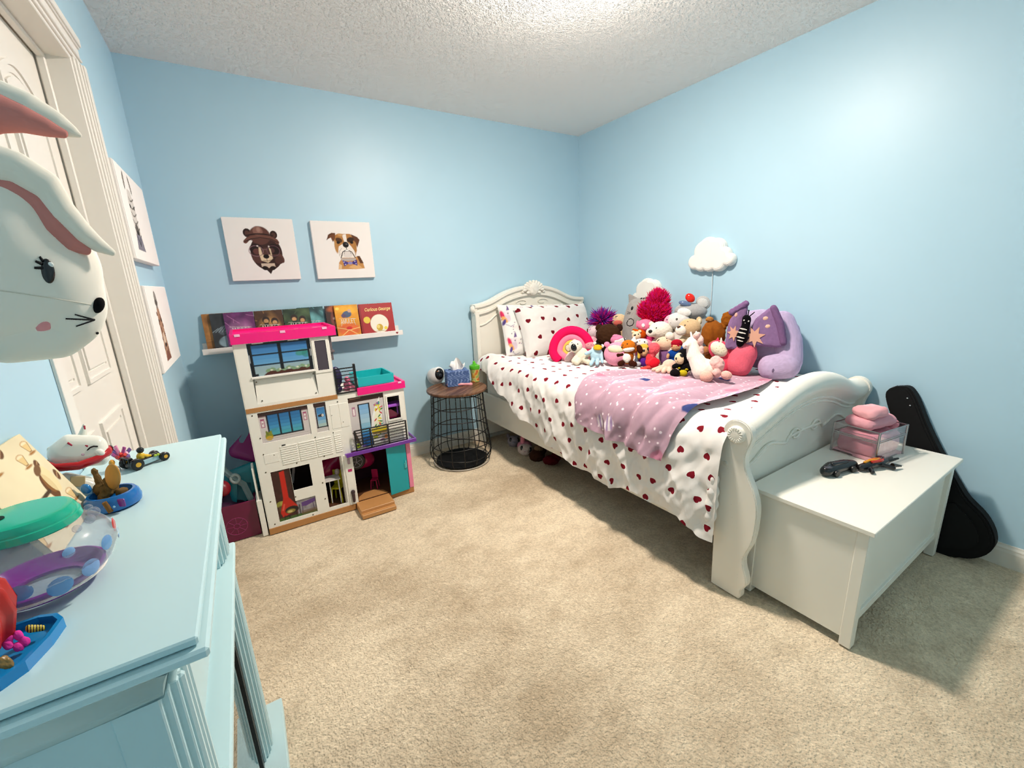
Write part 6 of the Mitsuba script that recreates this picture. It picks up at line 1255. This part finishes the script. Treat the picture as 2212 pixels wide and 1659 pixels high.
# soft toys on the carpet under the bed
UB = 'soft toys under the bed'
plush('grey_dog_toy', 'small grey big-eyed dog toy under the bed', frame((1.983, -0.33, -0.004), (3.110, -1.989, -0.147), (1.782, 2.891, -1.402), (0.866, 1.102, 3.374)), [('body', '#8a828c', [E_((2, 14, 4), (12, 14, 12))]), ('head', '#9a929c', [E_((0, 0, 14), (13, 11, 11.5)), E_((0, -7, 8), (8, 6, 6))]), ('ear', '#7d757f', [E_((-11, 2, 24), (4, 3, 6), ry=-20)]), ('ear', '#7d757f', [E_((9, 2, 24), (4, 3, 6), ry=20)])],
      [('eye', '#0c0b0d', *(-6, 16), 3, 4.2, 1), ('eye', '#0c0b0d', *(10, 16), 3, 4.2, 1)], group=UB)
plush('pink_unicorn_toy', 'big-eyed pink and white toy with a pink ear under the bed', frame((1.97, -0.52, -0.01), (2.911, -1.969, -0.100), (1.758, 2.671, -1.400), (0.870, 1.091, 3.174)), [('body', '#c0929c', [E_((3, 14, 9), (14, 14, 11))]), ('head', '#d8c4bc', [E_((-1, 0, 15), (16, 13, 13)), E_((-1, -8, 8), (10, 7, 7))]), ('hood', '#c8849a', [E_((-2, 5, 23), (16, 12, 11))]), ('ear', '#e890a4', [hull([(-6, -2, 30, 4.5), (-6, -2, 40, 5)])])],
      [('eye', '#0e0b0d', *(-8, 17), 3.2, 5, 1), ('eye', '#0e0b0d', *(10, 14), 3.4, 5, 1), ('nose', '#a87a84', *(-1, 9), 1.6, 1.2, 1)], group=UB)
plush('brown_toy', 'dark brown shaggy soft toy under the bed', frame((1.978, -0.66, 0.011), (2.755, -1.963, -0.059), (1.760, 2.511, -1.372), (0.862, 1.059, 3.044)), [('body', '#3a2118', [E_((0, 4, 8), (17, 15, 14)), E_((6, 10, 20), (14, 12, 12))], 2), ('head', '#6a5642', [E_((4, 0, 24), (10, 9, 8))], 1)], group=UB)
plush('maroon_toy', 'dark red soft toy under the bed, nearest to the foot end', frame((1.991, -0.82, 0.036), (2.572, -1.955, -0.009), (1.763, 2.326, -1.337), (0.854, 1.020, 2.900)), [('body', '#4a0f16', [E_((-2, 4, 6), (18, 15, 11)), E_((8, 6, 12), (12, 12, 10))], 1.5)], group=UB)
# ---------------------------------------------------------------- toy chest at the foot of the bed
CH = '#eceadf'
ch = thing('toy_chest', 'low white toy chest with a flat lid at the foot of the bed', 'chest')
obj('lid', bx(1.905, 2.842, -2.612, -2.196 - .012, .452, .469, .002), 'mat_satin', CH, parent=ch)
obj('left_panel', bx(1.922, 1.938, -2.575, -2.235, .03, .445, .001), 'mat_satin', CH, parent=ch)
obj('right_panel', bx(2.806, 2.822, -2.575, -2.235, .03, .445, .001), 'mat_satin', CH, parent=ch)
obj('front_panel', bx(1.95, 2.80, -2.580, -2.566, .115, .447, .001), 'mat_satin', CH, parent=ch)
obj('front_rail', bx(1.95, 2.80, -2.588, -2.564, .085, .118, .002), 'mat_satin', CH, parent=ch)
obj('back_panel', bx(1.95, 2.80, -2.238, -2.224, .085, .447, .001), 'mat_satin', CH, parent=ch)
obj('bottom', bx(1.94, 2.81, -2.57, -2.23, .09, .10), 'mat_satin', CH, parent=ch)
for x in (1.918, 2.788):
    for y in (-2.596, -2.252): obj('leg', bx(x, x + .038, y, y + .034, 0, .452, .002), 'mat_satin', CH, parent=ch)
obj('lid_gap_shade', bx(1.928, 1.936, -2.56, -2.26, .445, .4515), 'mat_matte', '#2a2824', parent=ch)  # dark strip filling the gap under the lid, shade given as colour

# clear vanity case with pink fur lining
vc = thing('vanity_case', 'clear square vanity case lined with pink fur on the toy chest', 'case')
VM = mv(2.62, -2.345, .470, rz=-8)
a_, b_, h_ = .105, .085, .125
obj('base', bx(-a_, a_, -b_, b_, 0, .012, .003), 'mat_plush', '#d79aa6', parent=vc, m=VM)
pf = ruffle(blob([bx(-a_ + .009, a_ - .009, -b_ + .009, b_ - .009, .01, .108, .012)], .012, 3), .006, 40, 3)
obj('fur_lining', pf, 'mat_plush', '#d58e9c', parent=vc, smooth=True, m=VM, label='pink fur lining')
for z0, z1, nm in ((.0, .088, 'lower_wall'), (.092, .135, 'lid_wall')):
    shell = extr(sbox(-a_, -b_, a_, b_).buffer(.002).difference(sbox(-a_, -b_, a_, b_)), z1 - z0, mv(z=z0))
    obj(nm, shell, 'mat_acrylic', parent=vc, m=VM, label='clear acrylic wall')
for z in (.087, .094, .134):
    obj('silver_strip', [bx(-a_ - .003, a_ + .003, -b_ - .004, -b_ - .001, z, z + .004), bx(-a_ - .003, a_ + .003, b_ + .001, b_ + .004, z, z + .004), bx(-a_ - .004, -a_ - .001, -b_, b_, z, z + .004), bx(a_ + .001, a_ + .004, -b_, b_, z, z + .004)], 'mat_metal', '#d8d4d4', parent=vc, m=VM)
for x in (-a_ - .002, a_ + .002):
    for y in (-b_ - .002, b_ + .002): obj('corner', cyl((x, y, 0), (x, y, .138), .0045, 8), 'mat_metal', '#b8b4b4', parent=vc, m=VM)
obj('latch', bx(a_ + .003, a_ + .010, -.02, .02, .07, .108, .002), 'mat_metal', '#5a5458', parent=vc, m=VM, label='dark latch')
lid = ruffle(blob([hull([(-.06, -.02, .145, .025), (.07, -.03, .150, .028), (.06, .05, .150, .028), (-.05, .05, .145, .024)])], .012, 3), .005, 40, 6)
obj('fur_pad', lid, 'mat_plush', '#e2a2ac', parent=vc, smooth=True, m=VM, label='pink fur pad')
cr = thing('pink_scrunchie', 'shiny pink bobble hanging at the right corner of the vanity case', 'hair tie')
obj('band', ruffle(blob([ell((0, 0, 0), (.026, .024, .024)), ell((-.004, 0, -.022), (.026, .024, .018))], .007, 2), .003, 50), 'mat_satin', '#e58a96', parent=cr, smooth=True, m=mv(2.745, -2.385, .470 + .118))
fb = ruffle(blob([hull([(-.055, -.02, .168, .020), (.02, -.025, .176, .022), (.045, .03, .172, .020), (-.03, .04, .172, .022)])], .010, 3), .006, 36, 9)
solo('pink_cloth', 'folded fluffy pink cloth on top of the vanity case', 'cloth', fb, 'mat_plush', '#e8a8ae', smooth=True, m=VM @ mv(0, 0, .018))

# two dark toys lying in front of the case
M = frame((2.451, -2.369, 0.47), (0.560, -1.402, 0.352), (1.566, 0.473, -0.609), (0.579, 0.438, 1.828))
tv = thing('toy_vehicle', 'long black toy car lying in front of the vanity case', 'toy car')
TVM = mv(2.300, -2.365, .470, rz=-12)
obj('body', blob([hull([(-.085, 0, .022, .022), (.075, 0, .020, .018), (-.05, .01, .032, .018), (.04, .01, .028, .016)])], .012, 3), 'mat_gloss', '#101012', parent=tv, smooth=True, m=TVM)
obj('canopy', blob([hull([(-.05, 0, .045, .010), (.03, 0, .040, .008)])], .008, 3), 'mat_gloss', '#1b1b1f', parent=tv, smooth=True, m=TVM)
for x in (-.055, .045):
    for y in (-.022, .022): obj('wheel', lathe([(0, -.006), (.012, -.006), (.014, -.003), (.014, .003), (.012, .006), (0, .006)], 18, mv(x, y, .014, rx=90)), 'mat_satin', '#0a0a0b', parent=tv, smooth=40, m=TVM)
obj('window', ell((-.082, -.004, .040), (.018, .012, .004)), 'mat_gloss', '#3a3a42', parent=tv, smooth=True, m=TVM)
tf = thing('toy_dragon', 'small black toy figure with orange and red markings beside the black toy car', 'toy figure')
DM = mv(2.445, -2.430, .470, rz=-16)
dbody = blob([*chain([(-.075, 0, .016, .014), (-.02, 0, .020, .017), (.04, 0, .018, .015), (.075, .004, .018, .012)]), *chain([(.03, -.01, .016, .009), (.05, -.04, .010, .008)]), *chain([(.03, .01, .016, .009), (.06, .035, .010, .008)]), *chain([(-.04, -.01, .014, .009), (-.06, -.035, .009, .008)])], .006, 2)
obj('body', dbody, 'mat_gloss', '#121012', parent=tf, smooth=True, m=DM)
for k, (x0, y0, x1, y1) in enumerate(((.075, .0, .118, -.012), (.075, .004, .120, .012), (.07, .008, .105, .034), (.05, -.035, .092, -.04))):
    obj('claw', cyl((x0, y0, .020), (x1, y1, .030 - .006 * k), .009, 10, .004), 'mat_gloss', '#17130f', parent=tf, smooth=40, m=DM)
for c, pts_ in (('#d8921e', [(-.055, .002, .034), (-.03, .004, .037), (.0, -.004, .038), (.02, .002, .036)]), ('#c02a14', [(-.03, -.008, .036), (.0, -.012, .037), (.03, -.008, .034), (.045, .0, .032)]), ('#e0731a', [(-.02, .008, .036), (.01, .008, .037), (.035, .006, .034)])):
    obj('marking', tube(pts_, .0055, 8), 'mat_gloss', c, parent=tf, smooth=True, m=DM, label='orange and red marking')

# guitar bag leaning in the corner by the wall
gb = thing('guitar_bag', 'black guitar gig bag leaning on the right wall behind the chest', 'guitar bag')
g0 = np.array([2.885, -2.665, .0]); 
tip = np.array([2.925, -2.33, .735]); ax_ = (tip - g0); L = np.linalg.norm(ax_); ax_ /= L
wd = np.array([0, 1, 0.]) - ax_ * ax_[1]; wd /= np.linalg.norm(wd); th_ = np.cross(wd, ax_); 
GM = np.eye(4); GM[:3, 0], GM[:3, 1], GM[:3, 2], GM[:3, 3] = wd, th_, ax_, g0
outline = [(.0, .005), (.07, .012), (.125, .06), (.140, .13), (.128, .20), (.102, .26), (.088, .33), (.075, .42), (.064, .52), (.058, .62), (.057, .70), (.050, .765), (.03, .79), (0, .797)]
cs = CubicSpline(np.linspace(0, 1, len(outline)), outline); o = cs(np.linspace(0, 1, 70))
P0 = Polygon([*o, *[(-x, z) for x, z in o[::-1]]]).buffer(0)
layers = [extr(P0.buffer(-b), d, mv(z=-d / 2)) for b, d in ((.0, .050), (.006, .066), (.014, .074))]
q = layers[0]
for l in layers[1:]: q = unman(man(q) + man(l))
q.apply_transform(STAND); q = fix(q)
obj('bag', q, 'mat_matte', '#070708', parent=gb, m=GM, smooth=30)
sg = 1 if th_[0] < 0 else -1
obj('zip', tube(np.stack([o[:, 0] * .99, np.full(70, .0), o[:, 1]], 1), .004, 6), 'mat_satin', '#101012', parent=gb, m=GM)
for z in (.70, .735): obj('stud', ell((-.028, sg * .039, z), .004, n=2), 'mat_metal', '#d8d8d8', parent=gb, smooth=True, m=GM)
obj('pocket', extr(P0.buffer(-.045).intersection(sbox(-.2, .05, .2, .25)), .012, STAND @ mv(0, 0, .033 if sg > 0 else -.045)), 'mat_matte', '#0b0b0c', parent=gb, m=GM)

# ---------------------------------------------------------------- cloud lamps on the right wall
def cloud(lumps, th):
    return unary_union([Point(a, b).buffer(r) for a, b, r in lumps])
def cloud_lamp(label, y, z, lumps, cable=None):
    t = thing('cloud_lamp', label, 'wall lamp', 'white cloud lamps on the right wall')
    P = cloud(lumps, .05); L = []
    for b, d in ((0, .034), (.004, .044), (.010, .050), (.018, .053)): L.append(extr(P.buffer(-b), d))
    q = man(L[0])
    for l in L[1:]: q = q + man(l)
    q = unman(q.refine_to_length(.007)); trimesh.smoothing.filter_taubin(q, lamb=.6, nu=.5, iterations=14)
    # polygon (a, b) -> (-a along y, b up), thickness into the room
    m = np.eye(4); m[:3, 0], m[:3, 1], m[:3, 2], m[:3, 3] = (0, -1, 0), (0, 0, 1), (-1, 0, 0), (W - .001, y, z)
    obj('shade', fix(q), 'mat_satin', '#f2f1ea', parent=t, m=m, smooth=True)
    if cable:
        obj('cable', tube([(W - .02, y - .012, z - .02), (W - .012, y - .012, z - .10), (W - .006, y - .012, z - .2), (W - .006, y - .014, cable)], .0022, 6), 'mat_satin', '#d8dcdc', parent=t, smooth=True)
    return t
cloud_lamp('white cloud wall lamp with its cable hanging below', -1.305, 1.375, [(-.105, -.02, .050), (-.045, .045, .070), (.035, .06, .062), (.085, .015, .050), (.125, -.015, .040), (.06, -.03, .055), (0, -.03, .055), (-.06, -.03, .052), (-.02, .075, .058)], .72)
cloud_lamp('white cloud wall lamp half hidden behind the grey cat plush', -.82, 1.13, [(-.105, -.02, .050), (-.045, .045, .070), (.035, .06, .062), (.085, .015, .050), (.125, -.015, .040), (.06, -.03, .055), (0, -.03, .055), (-.06, -.03, .052), (-.02, .075, .058)])
